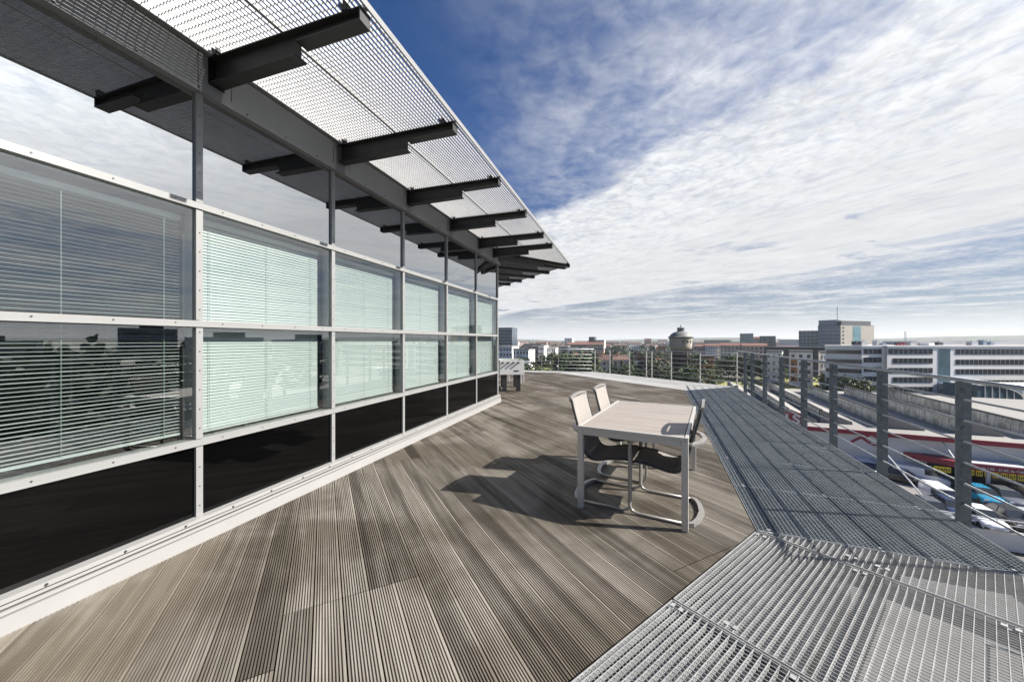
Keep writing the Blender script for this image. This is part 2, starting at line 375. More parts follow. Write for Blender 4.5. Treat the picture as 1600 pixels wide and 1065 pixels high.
# wedge between the walkway end and the first straight seam, then panels
grating([O_(q) for q in (C0 + no * .01 + en * .004, SC_ - ea * .008 + eo * 0, NC, C0 + no * 1.6 + en * .004)], en, .036, .0262, 0.0, .034, .003, .0024, rdep=.0045, clips=
        [(*O_(C0 + no * d_ + en * .12), ns) for d_ in (.55, .7)]).build('grating_panel', M_galv, near)
pwid = 1.25
for i in range(4):
    a, b = -.02 - pwid * i, -.02 - pwid * (i + 1) + .012
    q = [C0 + en * a + no * .008, C0 + en * b + no * .008, C0 + en * b + no * 1.6, C0 + en * a + no * 1.6]
    cl = [(*O_(C0 + en * (a - .04) + no * d_), ns) for d_ in (.06, .62, 1.2)] + [(*O_(C0 + en * (b + .05) + no * d_), ns) for d_ in (.3, .9)]
    grating([O_(p_) for p_ in q], en, .036, .0262, 0.0, .034, .003, .0024, rdep=.0045, clips= cl).build('grating_panel', M_galv, near)
bm_ = MB()
for d_ in (.68, 1.58): bm_.bar((*O_(C0 + no * d_ + en * .1), -.16), (*O_(C0 + no * d_ - en * 5), -.16), .08, .16)
for i in range(5): bm_.bar((*O_(C0 + en * (-pwid * i - .012) + no * .05), -.075), (*O_(C0 + en * (-pwid * i - .012) + no * 1.6), -.075), .06, .08)
bm_.build('support_beam', M_post, near)

farw = thing('grating_walkway', 'pale sunlit grating strip along the far railing of the terrace', 'walkway', (CW.x, CW.y, 0))
FR1 = G(929, 580); OF = lambda q: (q.x - CW.x, q.y - CW.y)
o1 = FARO; o2 = Vector((4.03, 17.75, 0)); Lf = (CF - CW).length
for i in range(6):
    a, b = i / 6, (i + 1) / 6
    q = [CW.lerp(CF, a) + fo * .008, CW.lerp(CF, b) + fo * .008, o1.lerp(o2, b), o1.lerp(o2, a)]
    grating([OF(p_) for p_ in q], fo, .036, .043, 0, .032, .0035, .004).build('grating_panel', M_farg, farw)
o3 = Vector((-1.9, 19.6, 0))
for i in range(3):
    a, b = i / 3, (i + 1) / 3; CL = CF + el * 5
    q = [CF.lerp(CL, a) + lo_ * .008, CF.lerp(CL, b) + lo_ * .008, o2.lerp(o3, b), o2.lerp(o3, a)]
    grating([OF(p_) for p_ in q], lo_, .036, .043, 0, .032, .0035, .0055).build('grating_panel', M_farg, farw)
# pale roof membrane seen through the gratings where the slab sticks out past the decking
sl_ = MB(); ins = [C0 - en * 6.2, C0, CW, CF, CF + el * 6]
outs = [C0 - en * 6.2 + no * .55, C0 + (no + eo).normalized() * .56, CW + (fo + eo).normalized() * .5, CF + (fo + lo_).normalized() * 1.3, CF + el * 6 + lo_ * 1.2]
for i in range(4): sl_.prism([(q.x, q.y) for q in (ins[i], ins[i + 1], outs[i + 1], outs[i])], -.42, -.20 - .003 * i)
tag(sl_.build('slab_edge', M_gravel), kind='structure')

# ------------------------------------------------------------------ railings
def railing(label, pts, post_at, rail_z=1.172, zb=-.22, dir_post=None, wide=.095, pm_=None, group='steel railings of the terrace'):
    a0 = Vector(pts[0]); th_ = thing('steel_railing', label, 'railing', a0, 0, group)
    P = [Vector(q) - a0 for q in pts]; segs = []; acc = 0
    for i in range(len(P) - 1): segs.append((acc, P[i], P[i + 1])); acc += (P[i + 1] - P[i]).length
    def at(s):
        for (a, p_, q_) in segs:
            l_ = (q_ - p_).length
            if s <= a + l_ + 1e-6: return p_.lerp(q_, (s - a) / l_), (q_ - p_).normalized()
        return segs[-1][2], (segs[-1][2] - segs[-1][1]).normalized()
    for s in post_at:
        q, d = at(s); n_ = Vector((d.y, -d.x, 0)); mb = MB()
        mb.bar(q + Vector((0, 0, zb)), q + Vector((0, 0, rail_z - .012)), .012, wide, 0, n_)
        for k in range(7):
            z = .14 + .158 * k
            mb.tube([q + n_ * 0 + d * -.016 + Vector((0, 0, z)), q + d * .016 + Vector((0, 0, z))], .016, 8)
            if k == 6: pass
        mb.box(-.06, .06, -.004, .022, zb + .02, zb + .14, 0, Matrix.Translation(q - n_ * .02) @ Matrix.Rotation(math.atan2(d.y, d.x), 4, 'Z'))
        mb.build('post', pm_ or M_post, th_)
    h = MB(); h.tube([q + Vector((0, 0, rail_z)) for q in P], .017, 10); h.build('handrail', M_rod, th_, smooth=True)
    for k in range(6):
        r_ = MB(); r_.tube([q + Vector((0, 0, .14 + .1745 * k)) for q in P], .0085, 8); r_.build('rod', M_rod, th_, smooth=True)
    return th_
RO = .045
corner_n = C0 + eo * (WW + RO) + ea * ((2.33 - (C0 + eo * (WW + RO)).y) / ea.y); corner_f = FARO + eo * RO
ln = (corner_f - corner_n).length
ys = [F * 2.485 / (x - 1034) for x in (1499, 1375, 1300, 1255, 1221, 1195, 1176, 1165)]
pa = [.0] + [(y_ - corner_n.y) / ea.y for y_ in ys]
railing('long side railing with wide flat galvanised posts and seven rods beside the shaded walkway', [corner_n, corner_f], pa)
o1r = corner_f; o2r = Vector((4.05, 17.80, 0)); lf = (o2r - o1r).length
fp = [0.001]
for x in (1094, 1049, 1018.6, 1010, 983.6, 953, 929):
    a = (x - 800) / F; dd = o2r - o1r; fp.append((a * o1r.y - o1r.x) / (dd.x - a * dd.y) * lf)
railing('far railing of thin bright posts in front of the trees and the water tower', [o1r, o2r], fp, 1.10, -.1, None, .06, M_alu)
railing('short end railing behind the table football at the far left of the terrace', [o2r + Vector((-.05, .02, 0)), Vector((-1.9, 19.65, 0))], [1.75, 2.6, 4.0, 5.4], 1.10, -.1, None, .06, M_alu)

# ------------------------------------------------------------------ glass pavilion with canopy
TW = R(17.98); ew = Vector((math.sin(TW), math.cos(TW), 0)); DW = 3.27
bld = thing('glass_pavilion', 'roof storey with a silver framed curtain wall, blinds and a projecting grating canopy', 'building', (-DW, 0, 0), R(90) - TW)
# local: x along the wall, y into the building, z up
T0, TS = 2.903, 1.307
ZG = (.18, .735, 1.63, 2.517, 3.365)                     # sill, transoms, head
MW = .046
def screws(mb, x, z, n='y'):
    mb.tube([(x, -.0135, z), (x, -.0175, z)], .0048, 8, False, 1)
kA, kB = -4, 5
LEN0, LEN1 = T0 + kA * TS, T0 + kB * TS
glassbox = {}
pane_me = {}
for r_, mm in ((0, M_spandrel), (1, M_vision), (2, M_vision), (3, M_mirror)):
    mb = MB(); mb.box(0, TS - MW, .008, .016, ZG[r_] + (.03 if r_ else .0), ZG[r_ + 1] - (.03 if r_ < 3 else 0)); pane_me[r_] = mb.mesh('window_pane', mm)
mul_me = []
for r_ in range(4):
    mb = MB(); z0, z1 = ZG[r_] + (.027 if r_ else .0), ZG[r_ + 1] - (.027 if r_ < 3 else 0)
    mb.box(-MW / 2, MW / 2, -.014, .02, z0 + .001, z1 - .001); mb.box(-.02, .02, .02, .12, z0, z1)
    k = 0
    zz = z0 + .08
    while zz < z1 - .03: screws(mb, 0, zz); zz += .145
    mul_me.append(mb.mesh('mullion', [M_alu, M_screw]))
tr_me = []
for r_ in (1, 2, 3):
    mb = MB(); z = ZG[r_]; mb.box(-TS / 2, TS / 2, -.020, .02, z - .024, z + .024); mb.box(-TS / 2, TS / 2, -.025, -.0195, z - .024, z - .017); mb.box(-TS / 2, TS / 2, .02, .12, z - .02, z + .02)
    for q in range(4): mb.tube([(-TS / 2 + .16 + q * .33, -.0195, z + .004), (-TS / 2 + .16 + q * .33, -.0235, z + .004)], .005, 8, False, 1)
    tr_me.append(mb.mesh('transom', [M_alu, M_screw]))
def blind_mesh(tilt, width, zlo, zhi, seed):
    rnd = random.Random(seed); mb = MB(); z = zlo; hw = .0125
    while z < zhi:
        tl = tilt + rnd.uniform(-.05, .05); c_, s_ = math.cos(tl) * hw, math.sin(tl) * hw
        sag = rnd.uniform(-.0012, .0012)
        # curved slat: three strips
        pr = [(-c_, -s_), (0, .0018), (c_, s_)]
        vs = []
        for x in (0, width): vs += [(x, yy, z + zz_ + sag) for yy, zz_ in pr]
        mb.add(vs, [(0, 3, 4, 1), (1, 4, 5, 2)]); z += .0245
    mb.box(0, width, -.02, .02, zhi + .005, zhi + .045); mb.box(0, width, -.014, .014, zlo - .03, zlo - .014)
    for x in (.10, width * .5, width - .10): mb.tube([(x, -.016, zlo - .02), (x, -.016, zhi)], .0016, 5, False, 1)
    return mb.mesh('blind', [M_blind, M_cord])
bl_open = blind_mesh(R(8), TS - .10, ZG[1] + .09, ZG[3] - .12, 1)
bl_shut = [blind_mesh(R(a), TS - .13, ZG[1] + .07, ZG[3] - .10, i + 2) for i, a in enumerate((70, 67, 72))]
def bay(par, x0, kind, last=False, rooms=True):
    for r_ in range(4):
        inst('window_pane', pane_me[r_], par, (x0 + MW / 2, 0, 0))
        inst('mullion', mul_me[r_], par, (x0, 0, 0))
    for r_ in range(3): inst('transom', tr_me[r_], par, (x0 + TS / 2, 0, 0))
    bme = bl_open if kind == 'open' else bl_shut[kind]
    inst('blind', bme, par, (x0 + .045, .125, 0))
for k in range(kA, kB):
    bay(bld, T0 + k * TS, 'open' if k <= -1 else (k % 3))
mb = MB()
for r_ in range(4):
    mb.box(LEN1 - .035, LEN1 + .02, -.016, .06, ZG[r_] + .001, ZG[r_ + 1] - .001)
mb.build('corner_post', M_alu, bld)
# sill: two grooved aluminium strips over a white skirting
def sill(par, x0, x1):
    mb = MB(); mb.box(x0, x1, -.060, .05, .13, .18); mb.box(x0, x1, -.052, .05, .116, .13, 1); mb.box(x0, x1, -.066, .05, .098, .116)
    mb.box(x0, x1, -.058, .05, .090, .098, 1); mb.box(x0, x1, -.074, .05, -.02, .090); mb.box(x0, x1, -.064, -.059, .150, .154, 1)
    n = int((x1 - x0) / .33)
    for q in range(n): mb.tube([(x0 + .16 + q * .33, -.059, .166), (x0 + .16 + q * .33, -.066, .166)], .007, 8, False, 1)
    mb.build('sill', [M_base, M_screw], par)
sill(bld, LEN0, LEN1 + .06)
def fascia(par, x0, x1, seams):
    mb = MB(); mb.box(x0, x1, -.050, .10, 3.365, 3.425); mb.box(x0, x1, -.030, .10, 3.425, 3.74)
    mb.box(x0, x1, -.058, -.050, 3.365, 3.372)
    n = int((x1 - x0) / .36)
    for q in range(n): mb.tube([(x0 + .16 + q * .36, -.049, 3.395), (x0 + .16 + q * .36, -.056, 3.395)], .008, 8, False, 1)
    for s in seams: mb.box(s - .003, s + .003, -.0325, -.029, 3.425, 3.735, 1)
    mb.build('fascia', [M_fascia, M_screw], par)
fascia(bld, LEN0, LEN1 + .03, [T0 + k * TS - .02 for k in range(kA, kB + 1)] + [T0 + k * TS + .22 for k in range(kA, kB)])
# second wall turning 45 degrees to the left at the corner
w2 = R(45)
def L2(s, y=0.0):  # point on second wall in pavilion coordinates
    return Vector((LEN1 + math.cos(w2) * s - math.sin(w2) * y, math.sin(w2) * s + math.cos(w2) * y, 0))
for k in range(4):
    for r_ in range(4):
        q = L2(.05 + k * TS + MW / 2); inst('window_pane', pane_me[r_], bld, q, w2)
        q = L2(.05 + k * TS); inst('mullion', mul_me[r_], bld, q, w2)
    for r_ in range(3): inst('transom', tr_me[r_], bld, L2(.05 + k * TS + TS / 2), w2)
    inst('blind', bl_shut[k % 3], bld, L2(.05 + k * TS + .045, .125), w2)
mb = MB(); Mw2 = Matrix.Translation((LEN1, 0, 0)) @ Matrix.Rotation(w2, 4, 'Z')
mb.box(.03, 5.4, -.05, .1, 3.366, 3.739, 0, Mw2); mb.build('fascia', M_fascia, bld)
mb = MB(); mb.box(.06, 5.4, -.07, .05, -.02, .18, 0, Mw2); mb.build('sill', M_base, bld)
# rooms behind the glass, roof and back
mb = MB(); e2 = L2(5.4)
ring = [(LEN0, .10), (LEN1 - .04, .10), (e2.x - .07, e2.y + .07), (e2.x - 1, 7.5), (LEN0, 7.5)]
mb.prism(ring, -.02, .05); mb.build('floor', M_dark, bld)
mb = MB(); mb.prism(ring, 3.55, 3.78); mb.build('roof', M_conc, bld)
mb = MB(); mb.box(LEN0, LEN1 + .3, 1.1, 1.15, .05, 3.55); mb.box(LEN0 - .05, LEN0, 0, 7.5, -.02, 3.7); mb.box(LEN1 + .3, LEN1 + 3.5, 3.9, 3.95, .05, 3.55)
for k in range(kA, kB, 2): mb.box(T0 + k * TS - .03, T0 + k * TS + .03, .19, 1.1, .05, 3.55)
mb.box(LEN0, LEN1, .2, 1.1, ZG[3] - .02, ZG[3] + .03); mb.build('inner_wall', M_dark, bld)

# canopy
can = bpy.data.objects.new('canopy', None); COL.objects.link(can); can.parent = bld
ZC = 3.715; CD = 1.46
def bracket_mesh(length):
    mb = MB(); z1 = ZC - .034; a = -.03
    web = [(a, z1), (a, z1 - .185), (-length * .62, z1 - .178), (-length * .62, z1 - .085), (-length, z1 - .080), (-length, z1)]
    n = len(web); vs = [(-.004, y, z) for y, z in web] + [(.004, y, z) for y, z in web]
    mb.add(vs, [tuple(range(n)), tuple(range(2 * n - 1, n - 1, -1))] + [(i, n + i, n + (i + 1) % n, (i + 1) % n) for i in range(n)])
    hw = .05
    mb.box(-hw, hw, -length, a, z1 - .009, z1 - .0005)
    mb.bar((0, a, z1 - .190), (0, -length * .62, z1 - .183), 2 * hw, .010); mb.bar((0, -length * .62 - .006, z1 - .090), (0, -length, z1 - .085), 2 * hw, .010)
    mb.box(-hw, hw, -length - .008, -length, z1 - .09, z1 + .001)
    mb.box(-hw * 1.2, hw * 1.2, a, a + .012, z1 - .21, z1)
    for yy in (-.12, -length + .10):                       # grating clamps
        mb.box(hw - .01, hw + .028, yy - .02, yy + .02, z1 - .022, z1 + .05)
        mb.box(-hw - .028, -hw + .01, yy - .02, yy + .02, z1 - .022, z1 + .05)
    return mb.mesh('bracket', M_brk)
brk = bracket_mesh(CD - .03)
bx = [3.01 + TS * k for k in range(-4, 5)] + [LEN1 - .33]
for x in bx: inst('bracket', brk, can, (x, 0, 0))
TPX, TPY = LEN1 + 2.05, -CD                             # canopy tip beyond the corner of the glass
ts = (TPX - LEN1) * math.cos(w2) + TPY * math.sin(w2); CD2 = (TPX - LEN1) * math.sin(w2) - TPY * math.cos(w2)
brk2 = bracket_mesh(CD2 - .03)
for s in (.62, 1.5, 2.4, 3.3, 4.2): inst('bracket', brk2, can, L2(s), w2)
hip = bracket_mesh(math.hypot(TPX - LEN1, TPY) - .06); inst('bracket', hip, can, (LEN1, 0, 0), math.atan2(TPY, TPX - LEN1) + R(90))
edge_s = [LEN0] + bx[1:-1] + [LEN1]
for i in range(len(bx) - 1):
    xa, xb = bx[i] + .004, bx[i + 1] - .004
    for (ya, yb) in ((-.045, -.045 - (CD - .05) / 2 + .003), (-.045 - (CD - .05) / 2 - .003, -CD)):
        grating([(xa, ya), (xb, ya), (xb, yb), (xa, yb)], (1, 0), .034, .046, ZC, .0225, .0026, .004, rdep=.006).build('grating_panel', M_grate_top, can)
xa = bx[-1] + .004
grating([(xa, -.045), (LEN1 + .02, -.045), (TPX - .03, -CD), (xa, -CD)], (1, 0), .034, .046, ZC, .0225, .0026, .004, rdep=.006).build('grating_panel', M_grate_top, can)
dir2 = (math.cos(w2), math.sin(w2))
def P2(s, y): q = L2(s, y); return (q.x, q.y)
grating([P2(.03, -.045), P2(2.6, -.045), P2(2.6, -CD2), P2(ts + .03, -CD2)], dir2, .034, .046, ZC, .0225, .0026, .004, rdep=.006).build('grating_panel', M_grate_top, can)
grating([P2(2.61, -.045), P2(5.4, -.045), P2(5.4, -CD2), P2(2.61, -CD2)], dir2, .034, .046, ZC, .0225, .0026, .004, rdep=.006).build('grating_panel', M_grate_top, can)
mb = MB(); mb.bar((LEN0, -CD - .006, ZC - .012), (TPX, -CD - .006, ZC - .012), .010, .046)
q = Vector((*P2(ts, -CD2 - .006), 0)); q2 = Vector((*P2(5.4, -CD2 - .006), 0)); mb.bar((q.x, q.y, ZC - .012), (q2.x, q2.y, ZC - .012), .010, .046); mb.build('edge_strip', M_alu, can)
mb = MB(); mb.bar((LEN0, -.038, ZC - .012), (LEN1, -.038, ZC - .012), .010, .046); mb.build('edge_strip', M_alu, can)

# ------------------------------------------------------------------ table
e_s = Vector((.877, -.480, 0)); e_l = Vector((.480, .877, 0)); TFL = Vector((.587, 3.28, 0)); TR = math.atan2(e_s.y, e_s.x)
TC = TFL + e_s * .45 + e_l * .80
tab = thing('dining_table', 'rectangular garden table with pale plank top and silver frame on square legs', 'table', TC, TR)
# local x across (0.9), y along (1.6)
M_top = bpy.data.materials.new('pale_plank_top'); M_top.use_nodes = True; t = NT(M_top.node_tree); p = M_top.node_tree.nodes['Principled BSDF']
tcn = t.node('ShaderNodeTexCoord'); mp = t.node('ShaderNodeMapping'); mp.inputs['Scale'].default_value = (1.2, 26, 1); t.l.new(tcn.outputs['Object'], mp.inputs[0])
geo = t.node('ShaderNodeNewGeometry')
g1 = t.noise(mp.outputs[0], 1.6, 6, .65, .5)
c = t.mix(t.ramp01(g1, .3, .7), (.205, .178, .155), (.33, .296, .262)); c = t.mix(t.m('MULTIPLY', geo.outputs['Random Per Island'], .35), c, (.31, .267, .228))
t.l.new(c, p.inputs['Base Color']); p.inputs['Roughness'].default_value = .5
mb = MB(); n = 12; w_ = (1.6 - .064) / n
for i in range(n): mb.box(-.417, .417, -.768 + i * w_ + .0012, -.768 + (i + 1) * w_ - .0012, .712, .737)
mb.build('tabletop', M_top, tab)
mb = MB(); H = .74
for sx in (-1, 1): mb.box(min(sx * .45, sx * .424), max(sx * .45, sx * .424), -.8, .8, H - .028, H)
for sy in (-1, 1): mb.box(-.4235, .4235, min(sy * .8, sy * .774), max(sy * .8, sy * .774), H - .028, H)
for sx in (-1, 1): mb.box(min(sx * .447, sx * .415), max(sx * .447, sx * .415), -.749, .749, H - .075, H - .029)
for sy in (-1, 1): mb.box(-.399, .399, min(sy * .797, sy * .765), max(sy * .797, sy * .765), H - .075, H - .029)
mb.build('table_frame', M_tableframe, tab, bevel=.002)
for sx in (-1, 1):
    for sy in (-1, 1):
        mb = MB(); mb.box(-.025, .025, -.025, .025, .008, H - .0285); mb.box(-.021, .021, -.021, .021, .0, .008)
        mb.build('leg', M_tableframe, tab, (sx * .425, sy * .775, 0), bevel=.003)

# ------------------------------------------------------------------ chairs (local +y is forward)
M_sling = mat('sling_mesh_fabric', (0.2387, 0.2188, 0.1989), .8, 0, .12, 60, .2)
def smooth_path(pts, seg=6, closed=False):
    P = [Vector(q) for q in pts]; out = []; N = len(P)
    for i in range(N if closed else N - 1):
        g = lambda j: P[j % N] if closed else P[max(0, min(N - 1, j))]
        p0, p1, p2, p3 = g(i - 1), g(i), g(i + 1), g(i + 2)
        for k in range(seg):
            tt = k / seg
            out.append(.5 * ((2 * p1) + (p2 - p0) * tt + (2 * p0 - 5 * p1 + 4 * p2 - p3) * tt ** 2 + (3 * p1 - p0 - 3 * p2 + p3) * tt ** 3))
    if not closed: out.append(P[-1])
    return out
def round_path(pts, rad, seg=6):
    P = [Vector(q) for q in pts]; out = [P[0]]
    for i in range(1, len(P) - 1):
        a = (P[i - 1] - P[i]); b = (P[i + 1] - P[i]); r_ = min(rad, a.length * .49, b.length * .49); a.normalize(); b.normalize()
        for k in range(seg + 1):
            tt = k / seg; out.append((P[i] + a * r_) * (1 - tt) ** 2 + P[i] * 2 * tt * (1 - tt) + (P[i] + b * r_) * tt ** 2)
    out.append(P[-1]); return out
def chair(label):
    th_ = thing('cantilever_chair', label, 'chair')
    hw = .275
    for sx in (-1, 1):                                    # floor runner, front upright and arm in one bent tube
        mb = MB(); mb.tube(round_path([(sx * hw, -.27, .016), (sx * hw, .19, .016), (sx * hw, .19, .645), (sx * hw, -.20, .655)], .085, 7), .0125, 10)
        mb.build('side_frame', M_chairframe, th_, smooth=True)
    mb = MB(); arc = [(-hw - .016, -.27), (-hw * .98, -.315), (-hw * .6, -.36), (0, -.385), (hw * .6, -.36), (hw * .98, -.315), (hw + .016, -.27)]
    inn = [(-hw + .016, -.27), (-hw * .86, -.295), (-hw * .52, -.325), (0, -.342), (hw * .52, -.325), (hw * .86, -.295), (hw - .016, -.27)]
    for i in range(6): mb.prism([arc[i], arc[i + 1], inn[i + 1], inn[i]], .002, .032)
    mb.build('floor_bar', M_chairframe, th_)
    mb = MB()
    arc = [(x, y - .0, 0) for x, y in ((-hw - .018, -.20), (-hw * 1.0, -.30), (-hw * .62, -.375), (0, -.405), (hw * .62, -.375), (hw, -.30), (hw + .018, -.20))]
    inn = [(x, y, 0) for x, y in ((-hw + .018, -.20), (-hw * .86, -.275), (-hw * .53, -.34), (0, -.368), (hw * .53, -.34), (hw * .86, -.275), (hw - .018, -.20))]
    for i in range(6): mb.prism([arc[i], arc[i + 1], inn[i + 1], inn[i]], .645, .672)
    for sx in (-1, 1): mb.box(sx * hw - .02, sx * hw + .02, -.20, .08, .668, .682)
    mb.build('armrest', M_chairframe, th_, bevel=.004)
    prof = smooth_path([(0, .185, .425), (0, .15, .447), (0, .02, .435), (0, -.13, .405), (0, -.205, .425), (0, -.25, .50), (0, -.29, .66), (0, -.335, .82), (0, -.366, .946)], 5)
    def strip(pr):
        mb = MB(); n = len(pr)
        for off in (0, 1):
            pass
        up = []
        for i, q in enumerate(pr):
            d = (pr[min(i + 1, n - 1)] - pr[max(i - 1, 0)]).normalized(); up.append(Vector((0, d.z, -d.y)) if False else Vector((0, -d.z, d.y)))
        cols = 6; wd = .225
        for side in (1, -1):
            vs = []
            for i, q in enumerate(pr):
                for c_ in range(cols + 1):
                    x = -wd + 2 * wd * c_ / cols; sag = .012 * (1 - (x / wd) ** 2)
                    vs.append(Vector((x, q.y, q.z)) + up[i] * (.004 * side + sag))
            fs = []
            for i in range(n - 1):
                for c_ in range(cols):
                    f = (i * 7 + c_, i * 7 + c_ + 1, (i + 1) * 7 + c_ + 1, (i + 1) * 7 + c_); fs.append(f if side > 0 else f[::-1])
            mb.add(vs, fs)
        return mb
    k = 21
    strip(prof[:k + 1]).build('seat', M_sling, th_, smooth=True)
    strip(prof[k:]).build('backrest', M_sling, th_, smooth=True)
    for sx in (-1, 1):
        mb = MB(); mb.tube([(sx * .235, q.y, q.z) for q in prof], .012, 8); mb.tube([(sx * .235, .175, .428), (sx * (hw - .004), .188, .425)], .010, 8)
        mb.tube([(sx * .235, -.285, .645), (sx * (hw - .02), -.285, .658)], .010, 8)
        mb.build('side_rail', M_darktube, th_, smooth=True)
    mb = MB(); xs = [-.246 + .492 * q / 10 for q in range(11)]           # flat arched top with a grip slot under it
    for q in range(10):
        z_ = [.966 + .022 * (1 - (x / .246) ** 2) for x in (xs[q], xs[q + 1])]; t_ = [.024 if abs(x) < .2 else .05 for x in (xs[q], xs[q + 1])]
        for (ya, yb) in ((-.382, -.362),):
            vs = [(xs[q], ya, z_[0] - t_[0]), (xs[q + 1], ya, z_[1] - t_[1]), (xs[q + 1], ya - .004, z_[1]), (xs[q], ya - .004, z_[0]), (xs[q], yb, z_[0] - t_[0]), (xs[q + 1], yb, z_[1] - t_[1]), (xs[q + 1], yb - .004, z_[1]), (xs[q], yb - .004, z_[0])]
            mb.add(vs, [(0, 1, 2, 3), (7, 6, 5, 4), (3, 2, 6, 7), (1, 0, 4, 5)] + ([(0, 3, 7, 4)] if q == 0 else []) + ([(2, 1, 5, 6)] if q == 9 else []))
    mb.build('top_rail', M_chairframe, th_)
    return th_
ch1 = chair('nearer of the two chairs along the left side of the table')
def put_chair(o, rear, fwd):
    c_ = Vector(rear) + Vector(fwd) * .36; o.location = c_; o.rotation_euler = (0, 0, math.atan2(fwd[1], fwd[0]) - R(90)); o['group'] = 'cantilever chairs around the table'
put_chair(ch1, (.685, 3.69, 0), e_s)
ch2 = copy_tree(ch1); ch2['label'] = 'farther of the two chairs along the left side of the table'; put_chair(ch2, (1.055, 4.33, 0), e_s)
ch3 = copy_tree(ch1); ch3['label'] = 'only chair on the right side of the table, backed against the grating walkway'; put_chair(ch3, (1.635, 3.15, 0), -e_s)

# ------------------------------------------------------------------ table football behind the corner
fb = thing('football_table', 'white table football on thick black legs beyond the corner of the glass wall', 'game table', (-.02, 11.1, 0), R(4))
mb = MB(); mb.box(-.36, .36, -.30, -.275, .50, .92); mb.box(-.36, .36, .95, .975, .50, .92); mb.box(-.36, -.335, -.275, .95, .50, .92); mb.box(.335, .36, -.275, .95, .50, .92); mb.build('cabinet', M_white, fb, bevel=.006)
mb = MB(); mb.box(-.335, .335, -.275, .95, .70, .72); mb.build('pitch', mat('green_pitch', (.05, .18, .06), .6), fb)
mb = MB(); mb.box(.06, .20, -.306, -.30, .60, .635); mb.build('coin_slot', M_black, fb)
for i, x in enumerate((-.27, -.11, .04, .19)):
    mb = MB(); mb.tube([(x, -.30, .86), (x, -.35, .86)], .03, 10); mb.build('knob', M_black, fb, smooth=True)
for i in range(6):
    y = -.1 + i * .17; mb = MB(); mb.tube([(-.55, y, .84), (.52, y, .84)], .009, 8); mb.tube([(.52, y, .84), (.62, y, .84)], .02, 8); mb.build('rod', M_rod, fb)
for x, y in ((-.22, -.2), (.19, -.2), (-.22, .85), (.19, .85)):
    mb = MB(); mb.box(x - .065, x + .065, y - .065, y + .065, 0, .50); mb.build('leg', M_black, fb)
wt = thing('folding_table', 'white folding table standing behind the table football', 'table', (.28, 13.2, 0), R(-12))
mb = MB(); mb.box(-.55, .12, -.35, .35, .70, .735); mb.build('tabletop', M_white, wt, bevel=.005)
for x, y in ((-.48, -.28), (.08, -.28), (-.48, .28), (.08, .28)):
    mb = MB(); mb.bar((x, y, 0), (x, y, .70), .045, .045); mb.build('leg', M_white, wt)

# ================================================================== the city
GZ, PZ = -17.0, -15.5
M_ground = mat('city_ground', (0.07, 0.075, 0.05), .95, 0, .5, .02)
mb = MB(); mb.add([(-9000, -9000, GZ), (9000, -9000, GZ), (9000, 9000, GZ), (-9000, 9000, GZ)], [(0, 1, 2, 3)]); tag(mb.build('ground', M_ground), kind='structure')
M_asph = mat('bleached_asphalt', (0.1989, 0.189, 0.179), .9, 0, .15, .4)
M_lawn = mat('dry_lawn', (0.204, 0.204, 0.0595), .95, 0, .3, .15)
M_wallpale = mat('pale_render', (.60, .58, .55), .8, 0, .1, .3)
# lower storeys of the building that carries the terrace
base = thing('office_block', 'lower storeys of the building under the terrace, seen through the gratings', 'building', (0, 0, GZ))
mb = MB(); bp_ = [C0 - en * 6.2 + no * .4, C0 + no * .4, CW + eo * .3, CF + fo * 1.2, Vector((-9, 20, 0)), Vector((-9, -6, 0)), Vector((-5, -6, 0))]
mb.prism([(q.x, q.y) for q in bp_], 0, -GZ - .43); mb.build('wall', M_wallpale, base)
for zf in range(4):
    mb = MB(); z = 1.2 + zf * 3.9
    for a, b, n_ in ((bp_[1], bp_[2], eo), (bp_[0], bp_[1], no)):
        aa, bb = a.lerp(b, .03) + n_ * .03, a.lerp(b, .97) + n_ * .03; mb.bar((aa.x, aa.y, z + 1), (bb.x, bb.y, z + 1), .08, 1.9)
    mb.build('window_band', M_winfar, base)
stair = thing('escape_stair', 'white steel escape stair and landing seen below the near grating platform', 'stairs', (7.6, 5.2, -5.2), R(-38))
mb = MB(); mb.box(0, 3.6, -1.2, 2.2, -.12, 0); mb.build('landing', M_white, stair)
for y in (-1.15, 2.15):
    mb = MB(); mb.bar((0, y, -.15), (3.6, y, -.15), .1, .3); mb.tube([(0, y, 1.0), (3.6, y, 1.0)], .03, 8)
    for x in (.05, 1.2, 2.4, 3.55): mb.tube([(x, y, 0), (x, y, 1.0)], .025, 8)
    mb.build('balustrade', M_post, stair)
for y in (-1.1, .1):
    mb = MB(); mb.bar((0, y, -.1), (-3.6, y, -2.7), .08, .28); mb.build('stringer', M_white, stair)
for i in range(13):
    mb = MB(); mb.box(-.28 * i - .30, -.28 * i - .04, -1.06, .06, -.2 * (i + 1), -.2 * (i + 1) + .04); mb.build('step', M_conc, stair)
for x, y in ((.1, -1.1), (3.5, -1.1), (.1, 2.1), (3.5, 2.1)):
    mb = MB(); mb.box(x - .08, x + .08, y - .08, y + .08, -11.8, -.3); mb.build('leg', M_post, stair)
